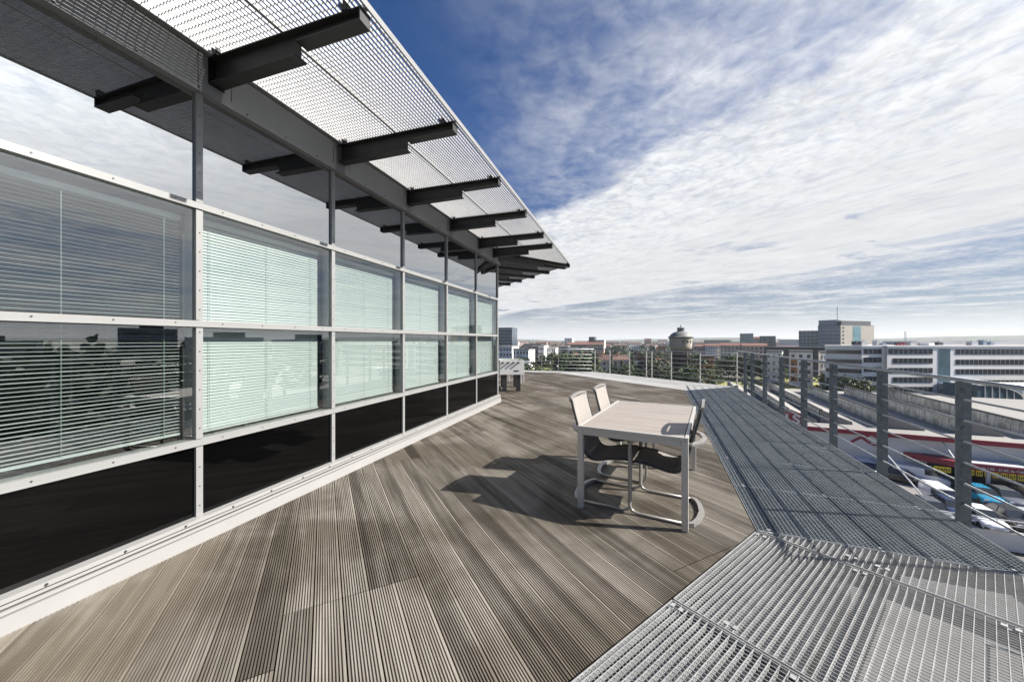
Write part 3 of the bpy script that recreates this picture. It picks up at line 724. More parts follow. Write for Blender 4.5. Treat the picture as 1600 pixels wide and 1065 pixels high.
# parking deck
SA = R(25.8); sa = Vector((math.sin(SA), math.cos(SA), 0)); sb = Vector((math.cos(SA), -math.sin(SA), 0)); SR = math.atan2(sb.y, sb.x)
S0 = AT(1250, 664, 49.66); S0.z = PZ
pk = MB(); q0 = G(1500, 822, PZ)
pp = [q0 - sb * 40, q0 + sb * 60, q0 + sb * 60 + sa * 75, q0 - sb * 40 + sa * 75]
pk.prism([(q.x, q.y) for q in pp], GZ, PZ); tag(pk.build('parking_lot', M_asph), kind='structure')
mb = MB(); mb.box(-60, 90, -62, -.5, 0, .012); tag(mb.build('service_yard', mat('yard_asphalt', (.13, .125, .12), .9, 0, .2, .3), None, (q0.x, q0.y, GZ), SR), kind='structure')
gr = thing('guard_rail', 'white guard rail along the concrete edge of the car park', 'railing', q0 + sa * .4, SR)
mb = MB(); mb.box(-40, 60, -.35, .1, .0, .16); mb.build('kerb', M_conc, gr)
MB().box(-40, 60, -.47, -.41, -1.45, .14).build('retaining_face', mat('pale_retaining_wall', (.62, .60, .57), .85, 0, .12, .5), gr)
mb = MB(); mb.tube([(-40, 0, 1.05), (60, 0, 1.05)], .06, 8); mb.tube([(-40, 0, .62), (60, 0, .62)], .035, 8); mb.build('handrail', M_white, gr)
pm = MB(); pm.tube([(0, 0, .16), (0, 0, 1.05)], .045, 8); pm = pm.mesh('post', M_white)
for i in range(40): inst('post', pm, gr, (-40 + i * 2.5, 0, 0))
mb = MB()
for i in range(34):
    x = -25 + i * 2.6
    mb.box(x - .06, x + .06, 1.2, 6.0, PZ + .004, PZ + .006); 
    mb.box(x - .06, x + .06, 12.5, 17.0, PZ + .004, PZ + .006)
tag(mb.build('parking_lines', M_white, None, (q0.x, q0.y, 0), SR), kind='structure')

# store: local x along the front (to the right), y away
st = thing('store_building', 'long low white home store with red eaves, rows of rooflights and a red entrance canopy', 'building', S0, SR)
def on_front(x, y, yo=0.0):                              # pixel ray onto the store front plane -> (local x, local z)
    d = Vector(((x - 800) / F, 1, (HZ - y) / F)); o = Vector((0, 0, CH)); P0 = S0 + sa * yo
    k = (P0 - o).dot(sa) / d.dot(sa); q = o + d * k - S0; return q.dot(sb), q.z
HR = -10 - PZ
M_roof = mat('pale_roof_membrane', (0.2448, 0.2346, 0.2176), .9, 0, .14, .25)
XL, XR, DP = -48, 75, 46
mb = MB(); mb.box(XL, XR, .3, DP, 0, HR - .25); mb.build('wall', mat('white_cladding', (0.5049, 0.4973, 0.4896), .6, 0, .05, .5), st)
mb = MB(); mb.box(XL - .4, XR, -.3, DP + .4, HR - .25, HR); mb.build('roof', M_roof, st)
mb = MB(); mb.box(XL - .45, XR, -.42, -.3, HR - .5, HR + .06); mb.build('eaves', M_red, st)
mb = MB(); mb.box(XL, XR, .12, .30, HR - 2.45, HR - .5); mb.build('fascia_panel', M_white, st)
ex, _ = on_front(1412, 700)
mb = MB(); mb.box(ex + 2.2, XR, .2, .3, .2, HR - 2.5); mb.build('shopfront', M_winfar, st)
mb = MB(); mb.add([(ex, .1, HR - 2.2), (ex, .1, HR - 2.9), (ex + 4, -2.4, HR - 2.95), (ex + 4, -2.4, HR - 2.3), (XR, -2.4, HR - 2.3), (XR, -2.4, HR - 2.95), (XR, .1, HR - 2.2), (XR, .1, HR - 2.9)],
   [(0, 3, 2, 1), (3, 4, 5, 2), (0, 6, 4, 3), (1, 2, 5, 7), (4, 6, 7, 5)]); mb.build('entrance_canopy', M_red, st)
mb = MB(); mb.box(ex + 4.3, XR, -2.3, .1, HR - 2.28, HR - 2.18); mb.build('canopy_roof', M_white, st)
pm = MB(); pm.bar((0, -2.2, 0), (0, -2.2, HR - 2.95), .25, .25); pm = pm.mesh('column', M_wallpale)
for i in range(8): inst('column', pm, st, (ex + 6 + i * 7, 0, 0))
pm = MB(); pm.bar((0, .1, HR - .6), (0, -2.3, HR - 2.2), .12, .12); pm = pm.mesh('canopy_stay', M_white)
for i in range(8): inst('canopy_stay', pm, st, (ex + 3.5 + i * 6.5, 0, 0))
tx, tz = on_front(1557, 717, -2.45)
o = inst('lettering', text_mesh('Po - Pá 7.00 - 21.00, So 8.00 - 19.00', .33, .01, M_white, 'lettering', 'LEFT', .008), st, (on_front(1521, 716, -2.45)[0], -2.44, HR - 2.76)); o.rotation_euler = (R(90), 0, 0)
ym = MB(); ym.box(-.25, .25, -.03, .03, -.62, 0); ym.box(-.18, -.1, -.036, -.03, -.5, -.15, 1); ym.box(-.04, .04, -.036, -.03, -.5, -.22, 1); ym.box(.1, .18, -.036, -.03, -.42, -.15, 1); ym = ym.mesh('hanging_sign', [M_yellow, M_black])
for x in (1464, 1473, 1481, 1517, 1530, 1543, 1556, 1569, 1582, 1596, 1612): inst('hanging_sign', ym, st, (on_front(x, 722, -2.0)[0], -2.0, HR - 3.05))
# house emblem: two nested gable outlines in red
lx, lz = on_front(1353, 686); mb = MB()
def chev(x, zt, w_, drop, tk, posts=0):
    mb.bar((x - w_, .08, zt - drop), (x, .08, zt), .08, tk, 0, (0, 0, 1)); mb.bar((x, .08, zt), (x + w_, .08, zt - drop), .08, tk, 0, (0, 0, 1))
    if posts: mb.bar((x + w_, .08, zt - drop + .1), (x + w_, .08, zt - drop - posts), tk, .08, 0, (0, 1, 0))
chev(lx + .55, lz + .78, .80, .62, .28, .75); chev(lx - .45, lz + .25, .95, .72, .28)
mb.bar((lx + 1.35, .078, lz - .6), (lx + .55, .078, lz - .62), .08, .18); mb.build('emblem', M_red, st)
# sign letters on the eaves at the left
pitch = 1.48; xs_, _ = on_front(1243, 655)
pm = MB(); pm.box(-.70, .70, -.14, 0, .0, 1.55); pm = pm.mesh('sign_board', M_red)
for i, chh in enumerate('BAUHAUS'):
    x = xs_ + (i - 6) * pitch
    b_ = inst('sign_board', pm, st, (x, -.2, HR + .12))
    o = inst('letter', text_mesh(chh, 1.75, .02, M_white, 'letter', 'CENTER', .07), b_, (0, -.162, .16)); o.rotation_euler = (R(90), 0, 0)
# rooflights: long glazed strips running away from the viewer
M_rl = bpy.data.materials.new('rooflight_glazing'); M_rl.use_nodes = True; t = NT(M_rl.node_tree); p = M_rl.node_tree.nodes['Principled BSDF']
tcn = t.node('ShaderNodeTexCoord'); n1 = t.noise(tcn.outputs['Object'], .9, 5, .6); sx_ = t.node('ShaderNodeSeparateXYZ'); t.l.new(tcn.outputs['Object'], sx_.inputs[0])
lines = t.m('GREATER_THAN', t.m('FRACT', t.m('MULTIPLY', sx_.outputs[1], .75)), .93)
c = t.mix(t.ramp01(n1, .35, .65), (.13, .15, .13), (.46, .48, .44)); c = t.mix(lines, c, (.03, .03, .03)); t.l.new(c, p.inputs['Base Color']); p.inputs['Roughness'].default_value = .3
Yend = 1.5
rl = MB(); prof_ = [(-1.6, 0), (-1.5, 1.6), (-1.3, 1.75), (1.9, .4), (2.0, 0)]
for i in range(len(prof_) - 1):
    a, b = prof_[i], prof_[i + 1]
    rl.add([(a[0], 0, a[1]), (b[0], 0, b[1]), (b[0], 38, b[1]), (a[0], 38, a[1])], [(0, 1, 2, 3)], 0 if i == 0 else 1)
rl.add([(x, 0, z) for x, z in prof_], [(0, 1, 2, 3, 4)], 1); rl.add([(x, 38, z) for x, z in prof_], [(4, 3, 2, 1, 0)], 0)
rl = rl.mesh('rooflight', [M_rl, M_roof])
cap = MB(); cap.box(-1.58, -1.25, -.05, 38, 1.75, 1.83); cap.box(-1.68, -1.58, -.08, -.02, 0, 1.83); cap = cap.mesh('ridge_cap', M_black)
for px in (1179, 1237, 1295, 1406, 1531, 1660):
    x, _ = on_front(px, 665); o = inst('rooflight', rl, st, (x + 1.6, 3.2 + (0 if px != 1295 else .5), HR)); inst('ridge_cap', cap, o)

# ---------- cars
def car_meshes(kind='hatch'):
    out = {}
    if kind == 'van':
        stt = [(2.45, .70, .40, .75), (2.35, .90, .28, .95), (1.75, .95, .25, 1.15), (1.3, .96, .25, 1.30), (-2.3, .96, .25, 1.30), (-2.45, .93, .32, 1.28)]
        gl = [(1.72, 1.18, -2.40), (.86, .90), (.95, 1.92, -2.32)]
        cab = dict(y0=1.62, y1=-2.42, t0=.85, t1=-2.36, zb=1.28, zt=2.02, wb=.94, wt=.84)
    else:
        stt = [(2.1, .60, .38, .60), (2.0, .78, .25, .70), (1.55, .86, .22, .84), (.95, .89, .20, .94), (-1.2, .89, .20, .99), (-1.85, .85, .25, .97), (-2.08, .74, .36, .86)]
        cab = dict(y0=1.02, y1=-1.92, t0=.28, t1=-1.30, zb=.95, zt=1.46, wb=.82, wt=.62)
    mb = MB(); vs = []; fs = []; n = 10
    for (y, w_, zb, zt) in stt:
        zm = zb + (zt - zb) * .55
        vs += [(-w_ * .9, y, zb), (-w_, y, zb + .12), (-w_ * 1.0, y, zm), (-w_ * .95, y, zt - .05), (-w_ * .82, y, zt), (w_ * .82, y, zt), (w_ * .95, y, zt - .05), (w_, y, zm), (w_, y, zb + .12), (w_ * .9, y, zb)]
    for i in range(len(stt) - 1):
        for k in range(n): fs.append((i * n + k, (i + 1) * n + k, (i + 1) * n + (k + 1) % n, i * n + (k + 1) % n))
    fs += [tuple(range(n)), tuple((len(stt) - 1) * n + k for k in range(n - 1, -1, -1))]
    out['body'] = mb.add(vs, fs)
    c_ = cab; mb = MB(); ym_ = (c_['t0'] + c_['t1']) / 2
    B = [(-c_['wb'], c_['y0'] - .06), (c_['wb'], c_['y0'] - .06), (c_['wb'], c_['y1']), (-c_['wb'], c_['y1'])]
    T = [(-c_['wt'], c_['t0']), (c_['wt'], c_['t0']), (c_['wt'], c_['t1']), (-c_['wt'], c_['t1'])]
    mb.add([(x, y, c_['zb'] - .04) for x, y in B] + [(x, y, c_['zt']) for x, y in T], [(0, 1, 5, 4), (1, 2, 6, 5), (2, 3, 7, 6), (3, 0, 4, 7), (4, 5, 6, 7)])
    gmb = mb; out['glass'] = gmb
    mb = MB(); wt, t0, t1, zt = c_['wt'], c_['t0'], c_['t1'], c_['zt']
    mb.add([(-wt - .03, t0 + .06, zt - .05), (wt + .03, t0 + .06, zt - .05), (wt + .03, t1 - .06, zt - .05), (-wt - .03, t1 - .06, zt - .05), (-wt * .85, t0 - .12, zt + .035), (wt * .85, t0 - .12, zt + .035), (wt * .85, t1 + .12, zt + .035), (-wt * .85, t1 + .12, zt + .035)],
           [(0, 1, 5, 4), (1, 2, 6, 5), (2, 3, 7, 6), (3, 0, 4, 7), (4, 5, 6, 7), (3, 2, 1, 0)])
    for sx in (-1, 1):
        wb = c_['wb']
        for f_ in (0.0, .5, 1.0):
            yb, yt = c_['y0'] - .06 + (c_['y1'] - c_['y0'] + .06) * f_, t0 + (t1 - t0) * f_
            if kind == 'van' and f_ == .5: yb, yt = .3, .2
            gmb.bar((sx * (wb + .004), yb, c_['zb'] - .02), (sx * (wt + .006), yt, zt - .02), .04, .05)
        if kind == 'van':
            z0_, z1_ = c_['zb'] - .03, zt - .03
            mb.add([(sx * (wb + .012), .25, z0_), (sx * (wb + .012), -2.44, z0_), (sx * (wt + .016), -2.38, z1_), (sx * (wt + .016), .2, z1_)], [(0, 1, 2, 3) if sx < 0 else (3, 2, 1, 0)])
    out['roof'] = mb
    return out
def loft_wheel():
    ty = MB(); ty.lathe([(.20, -.10), (.30, -.10), (.325, -.06), (.325, .06), (.30, .10), (.20, .10)], 18); rm = MB(); rm.lathe([(.02, -.085), (.20, -.09), (.21, -.095), (.21, .095), (.20, .09), (.02, .085)], 14)
    for b in (ty, rm): b.v = [(z, x, y) for x, y, z in b.v]
    return ty, rm
_ty, _rm = loft_wheel(); TYRE = _ty.mesh('tyre', M_black, True); RIM = _rm.mesh('rim', M_rod, True)
CARM = {}
for kd in ('hatch', 'van'):
    d = car_meshes(kd); CARM[kd] = (d['body'].mesh('body', M_white, True), d['glass'].mesh('window', M_winfar), d['roof'].mesh('roof', M_white))
    CARM[kd][0].set_sharp_from_angle(angle=R(35))
hl = MB(); hl.box(-.16, .16, -.05, .05, -.08, .08); HL = hl.mesh('headlight', mat('lamp_glass', (0.56, 0.576, 0.6), .15)); TL = hl.mesh('taillight', M_red); NPL = MB().box(-.26, .26, -.012, .012, -.06, .06).mesh('number_plate', M_white)
BPR = MB().box(-.86, .86, -.06, .06, -.1, .1).mesh('bumper', mat('bumper_plastic', (.05, .05, .055), .6))
def paint(col): return mat('car_paint', col, .25, .1, .03, 1, 0, .6, (1, 1, 1), .6)
PAINTS = {'white': paint((.78, .78, .78)), 'blue': paint((.02, .25, .42)), 'black': paint((.015, .016, .02)), 'grey': paint((.12, .13, .15)), 'silver': paint((.5, .52, .54)), 'navy': paint((.02, .04, .12)), 'red': paint((.35, .02, .02))}
def put_car(kind, colr, label, px, py, heading, cat='car', scale=1.0):
    q = G(px, py, PZ); th_ = thing('parked_' + ('van' if kind == 'van' else 'car'), label, cat, q, heading, 'vehicles parked in front of the store')
    th_.scale = (scale,) * 3
    for nm, me in zip(('body', 'window', 'roof'), CARM[kind]):
        o = inst(nm, me, th_)
        if nm != 'window': o.material_slots[0].link = 'OBJECT'; o.material_slots[0].material = PAINTS[colr]
    yl = 2.36 if kind == 'van' else 2.02; ax = 1.45 if kind == 'van' else 1.28
    for sx in (-1, 1):
        inst('headlight', HL, th_, (sx * .62, yl - .04, .68 if kind != 'van' else .85)); inst('taillight', TL, th_, (sx * .68, -yl, .80 if kind != 'van' else 1.1))
        for y in (ax, -ax):
            wh = bpy.data.objects.new('wheel', None); COL.objects.link(wh); wh.parent = th_; wh.location = (sx * .80, y, .325); inst('tyre', TYRE, wh); inst('rim', RIM, wh)
    inst('bumper', BPR, th_, (0, yl + .01, .42)); inst('number_plate', NPL, th_, (0, yl + .08, .46)); inst('bumper', BPR, th_, (0, -yl - .01, .45))
    return th_
hd = SR + R(90)                                           # local +y points away from the viewer; nose to nose bays
put_car('van', 'white', 'white panel van parked in the middle row, just left of the big railing post', 1470, 787, SR + R(180), 'van', .9)
put_car('hatch', 'blue', 'bright blue hatchback with a dark windscreen to the right of the big railing post', 1534, 781, SR + R(180))
put_car('hatch', 'grey', 'dark grey estate car beside the bright blue hatchback', 1572, 785, SR + R(180))
put_car('hatch', 'black', 'black car at the right edge of the photo behind the railing rods', 1610, 789, SR + R(180))
put_car('hatch', 'white', 'white car in the nearest row with a sloping white bonnet by the guard rail', 1535, 818, SR + R(180))
put_car('hatch', 'black', 'black car in the nearest row to the right of the white one', 1583, 819, SR + R(180))
put_car('hatch', 'silver', 'silver car in the nearest row at the edge of the photo', 1618, 826, SR + R(180))
put_car('hatch', 'navy', 'dark blue car beside the white van and partly behind the big post', 1488, 802, SR + R(180))
put_car('van', 'white', 'small white people carrier parked close to the shopfront', 1440, 752, SR + R(-110), 'van', .92)
put_car('hatch', 'silver', 'pale silver car left of the white people carrier near the shopfront', 1412, 750, SR + R(-110))
put_car('hatch', 'black', 'black car farthest left in the row near the shopfront', 1392, 748, SR + R(-110))
put_car('hatch', 'grey', 'grey car half hidden by the edge of the walkway', 1456, 804, SR + R(180))
put_car('van', 'white', 'white delivery van whose roof shows above the walkway edge near the store emblem', 1352, 742, SR + R(180), 'van', .95)
tr = thing('flatbed_trailer', 'white flatbed trailer parked below the store emblem', 'trailer', G(1325, 728, PZ), SR + R(-5))
mb = MB(); mb.box(-3, 3, -1.1, 1.1, .9, 1.05); mb.build('bed', M_white, tr)
for y in (-1.1, 1.02):
    mb = MB(); mb.box(-3, 3, y, y + .08, 1.05, 1.6); mb.build('side_board', M_white, tr)
for x in (-.7, .7):
    for y in (-.95, .95):
        o = bpy.data.objects.new('wheel', None); COL.objects.link(o); o.parent = tr; o.location = (x, y, .4); o.rotation_euler = (0, 0, R(90)); o.scale = (1.2,) * 3; inst('tyre', TYRE, o); inst('rim', RIM, o)
mb = MB(); mb.bar((3, 0, .8), (4.3, 0, .55), .1, .1); mb.build('drawbar', M_black, tr)
lp = thing('barrier_boom', 'slanting white barrier boom seen behind the walkway edge', 'barrier', G(1447, 795, PZ))
mb = MB(); top = AT(1383, 706, 41.5); q = G(1447, 795, PZ); mb.tube([(0, 0, .9), Vector((top.x - q.x, top.y - q.y, top.z - PZ))], .07, 8); mb.build('boom', M_white, lp)
mb = MB(); mb.box(-.25, .25, -.25, .25, 0, 1.1); mb.build('housing', M_white, lp, bevel=.03)

# lawn and paths beyond the store
mb = MB(); la, lb, lc, ld = G(1060, 590, GZ), G(1420, 590, GZ), G(1330, 618, GZ), G(1120, 618, GZ)
mb.add([(q.x, q.y, GZ + .02) for q in (ld, lc, lb, la)], [(0, 1, 2, 3)]); tag(mb.build('lawn', M_lawn), kind='structure')

# ---------- buildings of the city
WM = {}
def winmesh(w_, h_, m):
    k = (round(w_, 2), round(h_, 2), m.name)
    if k not in WM: WM[k] = MB().box(-w_ / 2, w_ / 2, -.05, .05, -h_ / 2, h_ / 2).mesh('window', m)
    return WM[k]
def block(name, label, x0, x1, ytop, Y, depth, wall, storeys, bays, style='win', win=None, rot=0.0, group=None, roof=None, cat='building', side=None, ww=.5, wh=.5, zbase=None, top_h=.5, x2=None):
    win = win or M_winfar; A_ = AT(x0, ytop, Y); zb = GZ if zbase is None else zbase
    # width so that the right end of the rotated front lands on column x1
    a = (x1 - 800) / F; cr, sr = math.cos(rot), math.sin(rot); wd = (a * Y - A_.x) / (cr - a * sr)
    if x2:
        a2 = (x2 - 800) / F; Xc, Yc = A_.x + cr * wd, Y + sr * wd; depth = (a2 * Yc - Xc) / (-sr - a2 * cr)
    h = A_.z - zb
    th_ = thing(name, label, cat, (A_.x, Y, zb), rot, group)
    MB().box(0, wd, 0, depth, 0, h).build('wall', wall, th_)
    MB().box(-.15, wd + .15, -.15, depth + .15, h, h + top_h).build('roof', roof or M_roof, th_)
    fh = min(3.2, h / max(storeys, 1))
    for s_ in range(storeys):
        z = h - fh * (s_ + .5) - .1
        if style == 'band':
            inst('window_band', winmesh(wd * .94, fh * wh, win), th_, (wd / 2, -.03, z))
            if side: inst('window_band', winmesh(depth * .9, fh * wh, win), th_, (wd + .03, depth / 2, z), R(90))
        elif style == 'win':
            for b_ in range(bays): inst('window', winmesh(wd / bays * ww, fh * wh, win), th_, (wd * (b_ + .5) / bays, -.03, z))
            if side:
                for b_ in range(side): inst('window', winmesh(depth / side * ww, fh * wh, win), th_, (wd + .03, depth * (b_ + .5) / side, z), R(90))
    return th_, wd, h
W_white = mat('white_render', (.84, .81, .77), .8, 0, .06, .3); W_cream = mat('cream_render', (.60, .50, .42), .8, 0, .1, .3); W_pink = mat('pinkish_render', (.55, .40, .33), .8, 0, .12, .3)
W_grey = mat('grey_panels', (.36, .37, .39), .7, 0, .1, .2); W_beige = mat('beige_panels', (0.3187, 0.2932, 0.255), .7, 0, .06, .2); W_dark = mat('dark_glass_facade', (.06, .075, .10), .2, 0, .4, .2)
W_teal = mat('teal_glass_facade', (.16, .27, .29), .2, 0, .3, .2); W_brick = mat('orange_brick', (.48, .22, .09), .8, 0, .2, .4); W_steel = mat('blue_steel_panels', (.20, .25, .31), .5, 0, .2, .2)
RT = mat('red_tile_roof', (0.17, 0.0816, 0.0612), .8, 0, .25, .6); RB = mat('brown_tile_roof', (.14, .085, .065), .85, 0, .25, .6); R_dark = mat('dark_bitumen_roof', (.06, .065, .075), .8)

# water tower
WTp = AT(1063.5, HZ, 155); wt_ = thing('water_tower', 'old water tower with a concrete drum tank, domed roof and dark octagonal shaft', 'tower', (WTp.x, 155, GZ))
pxm = 155 / F; zz = lambda y: CH + (HZ - y) * pxm - GZ
M_tank = mat('weathered_tank_concrete', (0.3757, 0.3315, 0.2762), .85, 0, .25, .5, .1, .5, (1, 1, .25)); M_dome = mat('grey_dome_sheet', (.20, .20, .195), .6, .2, .2, .5); M_shaft = mat('dark_brick_shaft', (.06, .048, .042), .9, 0, .3, .6)
MB().lathe([(3.3, 0), (3.15, zz(549)), (3.4, zz(546))], 8).build('shaft', M_shaft, wt_)
for k in range(8):
    a = R(22.5 + 45 * k) * 1.0; mb = MB(); mb.bar((3.3 * math.cos(a), 3.3 * math.sin(a), 0), (3.2 * math.cos(a), 3.2 * math.sin(a), zz(548)), .5, .5, 0, (math.cos(a), math.sin(a), 0)); mb.build('pilaster', M_shaft, wt_)
MB().lathe([(3.3, zz(546.5)), (3.9, zz(545)), (4.3, zz(542.5)), (4.45, zz(540)), (4.45, zz(529)), (4.55, zz(528))], 32).build('tank', M_tank, wt_, auto=True)
MB().lathe([(4.5, zz(528)), (5.0, zz(526.6)), (5.0, zz(525.6)), (4.35, zz(524.4)), (4.0, zz(522.2)), (3.4, zz(520.2)), (2.6, zz(518.5)), (1.7, zz(517.5)), (1.3, zz(517.1))], 32).build('dome', M_dome, wt_, auto=True)
mb = MB(); mb.lathe([(1.45, zz(517.4)), (1.45, zz(516.2))], 12)
for k in range(8): mb.bar((1.25 * math.cos(R(45 * k)), 1.25 * math.sin(R(45 * k)), zz(516.3)), (1.25 * math.cos(R(45 * k)), 1.25 * math.sin(R(45 * k)), zz(512.3)), .28, .28)
mb.lathe([(.95, zz(516.3)), (.95, zz(512.3))], 10); mb.lathe([(1.6, zz(512.4)), (1.6, zz(511.6)), (.6, zz(510.6)), (.2, zz(510.4)), (.2, zz(508.6)), (.35, zz(508.3)), (.05, zz(507))], 12); mb.build('lantern', M_dome, wt_)
for k in range(3):
    a = R(-100 + 22 * k); inst('window', winmesh(.7, 1.0, M_winfar), wt_, (4.46 * math.cos(a), 4.46 * math.sin(a), zz(533)), a + R(90))

# white office block with ribbon windows
ob = thing('ribbon_window_office', 'white office block with black ribbon windows and a red rooftop sign', 'building', (AT(1352, 0, 118).x, 118, GZ))
s118 = 118 / F; ox = AT(1352, 0, 118).x; X_ = lambda px: (px - 800) * s118 - ox; Z_ = lambda y: CH + (HZ - y) * s118 - GZ
xr = X_(1790)
MB().prism([(0, 1.2), (X_(1386) + 3, 1.2), (X_(1386) + 28, 26), (27, 26)], 0, Z_(541)).build('wall', W_white, ob); MB().prism([(X_(1386), 0), (xr, 0), (xr + 20, 25), (X_(1386) + 27, 26)], 0, Z_(540.9)).build('wall', W_white, ob)
MB().prism([(-.2, 1.0), (X_(1385.5), 1.0), (X_(1385.5), -.25), (xr + .2, -.25), (xr + 20, 25), (27, 26)], Z_(540.9) + .002, Z_(541) + .4).build('roof', W_white, ob)
MB().box(X_(1468), xr - 8, 7, 18, Z_(541) + .4, Z_(532.2)).build('plant_room', W_grey, ob); MB().box(X_(1457), X_(1466), 1, 5, Z_(541) + .35, Z_(535)).build('plant_room', W_white, ob)
for a, b, yc, hh, yo in [(1355, 1383, 548.5, 8, 1.2), (1355, 1383, 562, 8, 1.2), (1355, 1383, 577, 8, 1.2), (1355, 1383, 592, 8, 1.2), (1355, 1383, 606, 8, 1.2),
                     (1388, 1457, 548.5, 8, 0), (1395, 1457, 563, 8, 0), (1388, 1457, 578, 8, 0), (1395, 1457, 592.5, 8, 0), (1388, 1457, 607.5, 8, 0),
                     (1493, 1780, 549, 8, 0), (1493, 1780, 565, 8, 0), (1493, 1780, 580, 8, 0), (1500, 1780, 597, 8, 0)]:
    wb = inst('window_band', winmesh((b - a) * s118, hh * s118, M_winfar), ob, ((X_(a) + X_(b)) / 2, yo - .03, Z_(yc)))
    k = max(2, int((b - a) / 7)); mb = MB()
    for i in range(1, k): xx = -(b - a) * s118 / 2 + (b - a) * s118 * i / k; mb.box(xx - .05, xx + .05, -.075, -.045, -hh * s118 / 2, hh * s118 / 2)
    mb.build('glazing_bar', W_grey, wb)
rr_ = random.Random(5)
for px in (1361, 1368, 1376, 1390, 1397, 1432, 1441, 1450, 1500, 1540, 1572, 1585):
    hh = rr_.uniform(.7, 1.8); x = X_(px); yy = rr_.uniform(3, 6); mb = MB(); mb.box(x, x + rr_.uniform(.8, 2.2), yy, yy + 1.6, Z_(541) + .4, Z_(541) + .4 + hh); mb.tube([(x + .3, yy + .3, Z_(541) + hh), (x + .3, yy + .3, Z_(541) + .9 + hh)], .08, 6); mb.build('roof_unit', rr_.choice((W_grey, W_steel, R_dark)), ob)
mb = MB(); q_ = Vector((X_(1461), 9, Z_(541)))
for sx, sy in ((-.35, -.3), (.35, -.3), (0, .35)): mb.tube([q_ + Vector((sx, sy, 0)), q_ + Vector((sx * .4, sy * .4, 5.2))], .05, 5)
for k_ in range(6): mb.tube([q_ + Vector((-.35 + .04 * k_, -.3, .8 * k_)), q_ + Vector((.35 - .04 * k_, -.3, .8 * k_ + .8))], .035, 5)
mb.build('aerial_mast', M_rod, ob)
inst('stair_glazing', winmesh(18 * s118, 55 * s118, M_winblue), ob, (X_(1475.5), -.03, Z_(572)))
mb = MB(); mb.box(X_(1464), X_(1525), -7, -.1, 0, Z_(597)); mb.build('entrance_block', W_steel, ob)
for a, b in ((1469, 1493), (1496, 1520)): inst('window', winmesh((b - a) * 111 / F, 2.6, M_winfar), ob, ((a + b) / 2 * 111 / F - 800 * 111 / F - ox, -7.03, Z_(610)))
o = inst('lettering', text_mesh('AEG', 1.75, .12, M_red, 'lettering', 'CENTER', .04), ob, (X_(1414), 1.0, Z_(540.2))); o.rotation_euler = (R(90), 0, 0)
hall = thing('vaulted_hall', 'low white hall with a curved glazed gable in front of the ribbon window office', 'building', (AT(1527, 0, 100).x, 100, GZ))
s100 = 100 / F; arc = [(0, 0)] + [((1.0 - math.cos(R(a))) * 0 + 12.5 * math.sin(R(a)), 0.8 + 3.9 * math.cos(R(a))) for a in range(0, 91, 9)] + [(12.5, 0)]
mb = MB(); n = len(arc); z0 = CH + (HZ - 623) * s100 - GZ
vs = [(x, y, z + z0 - .8) for y in (0, 8) for x, z in arc]; mb.add(vs, [tuple(range(n)), tuple(range(2 * n - 1, n - 1, -1))] + [(i, n + i, n + (i + 1) % n, (i + 1) % n) for i in range(n)]); mb.build('gable', M_winblue, hall)
mb = MB(); mb.box(-.3, 26, .3, 9, 0, z0 - .2)
mb.box(13, 26, .2, 9, z0 - .2, z0 + 3.6)
for i in range(len(arc) - 2):
    a, b = arc[i + 1], arc[i + 2]
    if i < len(arc) - 3: mb.bar((a[0], -.05, a[1] + z0 - .8), (b[0], -.05, b[1] + z0 - .8), .2, .35, 0, (0, -1, 0))
for i in range(1, 6): mb.bar((i * 2.0, -.06, z0 - .5), (i * 2.0, -.06, z0 + 3.9 * math.sqrt(max(0, 1 - (i * 2 / 12.5) ** 2)) - .1), .15, .12)
mb.build('frame', W_white, hall)

# building left of the office, and the white flats
block('ribbon_window_annexe', 'white annexe with stepped ribbon windows joined to the left of the office block', 1289, 1351, 541, 128, 9, W_white, 5, 1, 'band', None, R(-42), None, W_white, wh=.42)
for (x0, x1, yt, Y, lab) in ((1197, 1222, 549, 165, 'small white block of flats farthest left, above the lawn'), (1233, 1270, 549, 152, 'white block of flats with brown panels in the middle of the three'), (1282, 1296, 551, 142, 'narrow white end of flats against the annexe')):
    th_, wd, h = block('apartment_block', lab, x0, x1, yt, Y, 14, W_white, 4, 3, 'win', None, R(-38), 'white flats beyond the lawn', R_dark, side=2, ww=.42, wh=.42)
    bal = MB().box(0, 2.4, -1.1, 0, -.12, 0).mesh('balcony', W_white)
    for s_ in range(1, 4): inst('balcony', bal, th_, (wd - 2.6, 0, h - 3.2 * s_ - .1))
    if x0 == 1233:
        for s_ in range(1, 4): inst('brown_panel', winmesh(2.2, 2.6, W_brick), th_, (1.6, -.02, h - 3.2 * s_ - 1.2))
block('dark_office_wing', 'long dark grey office wing behind the white flats', 1205, 1345, 542.5, 205, 12, R_dark, 3, 1, 'band', M_winfar, R(-20), None, R_dark)
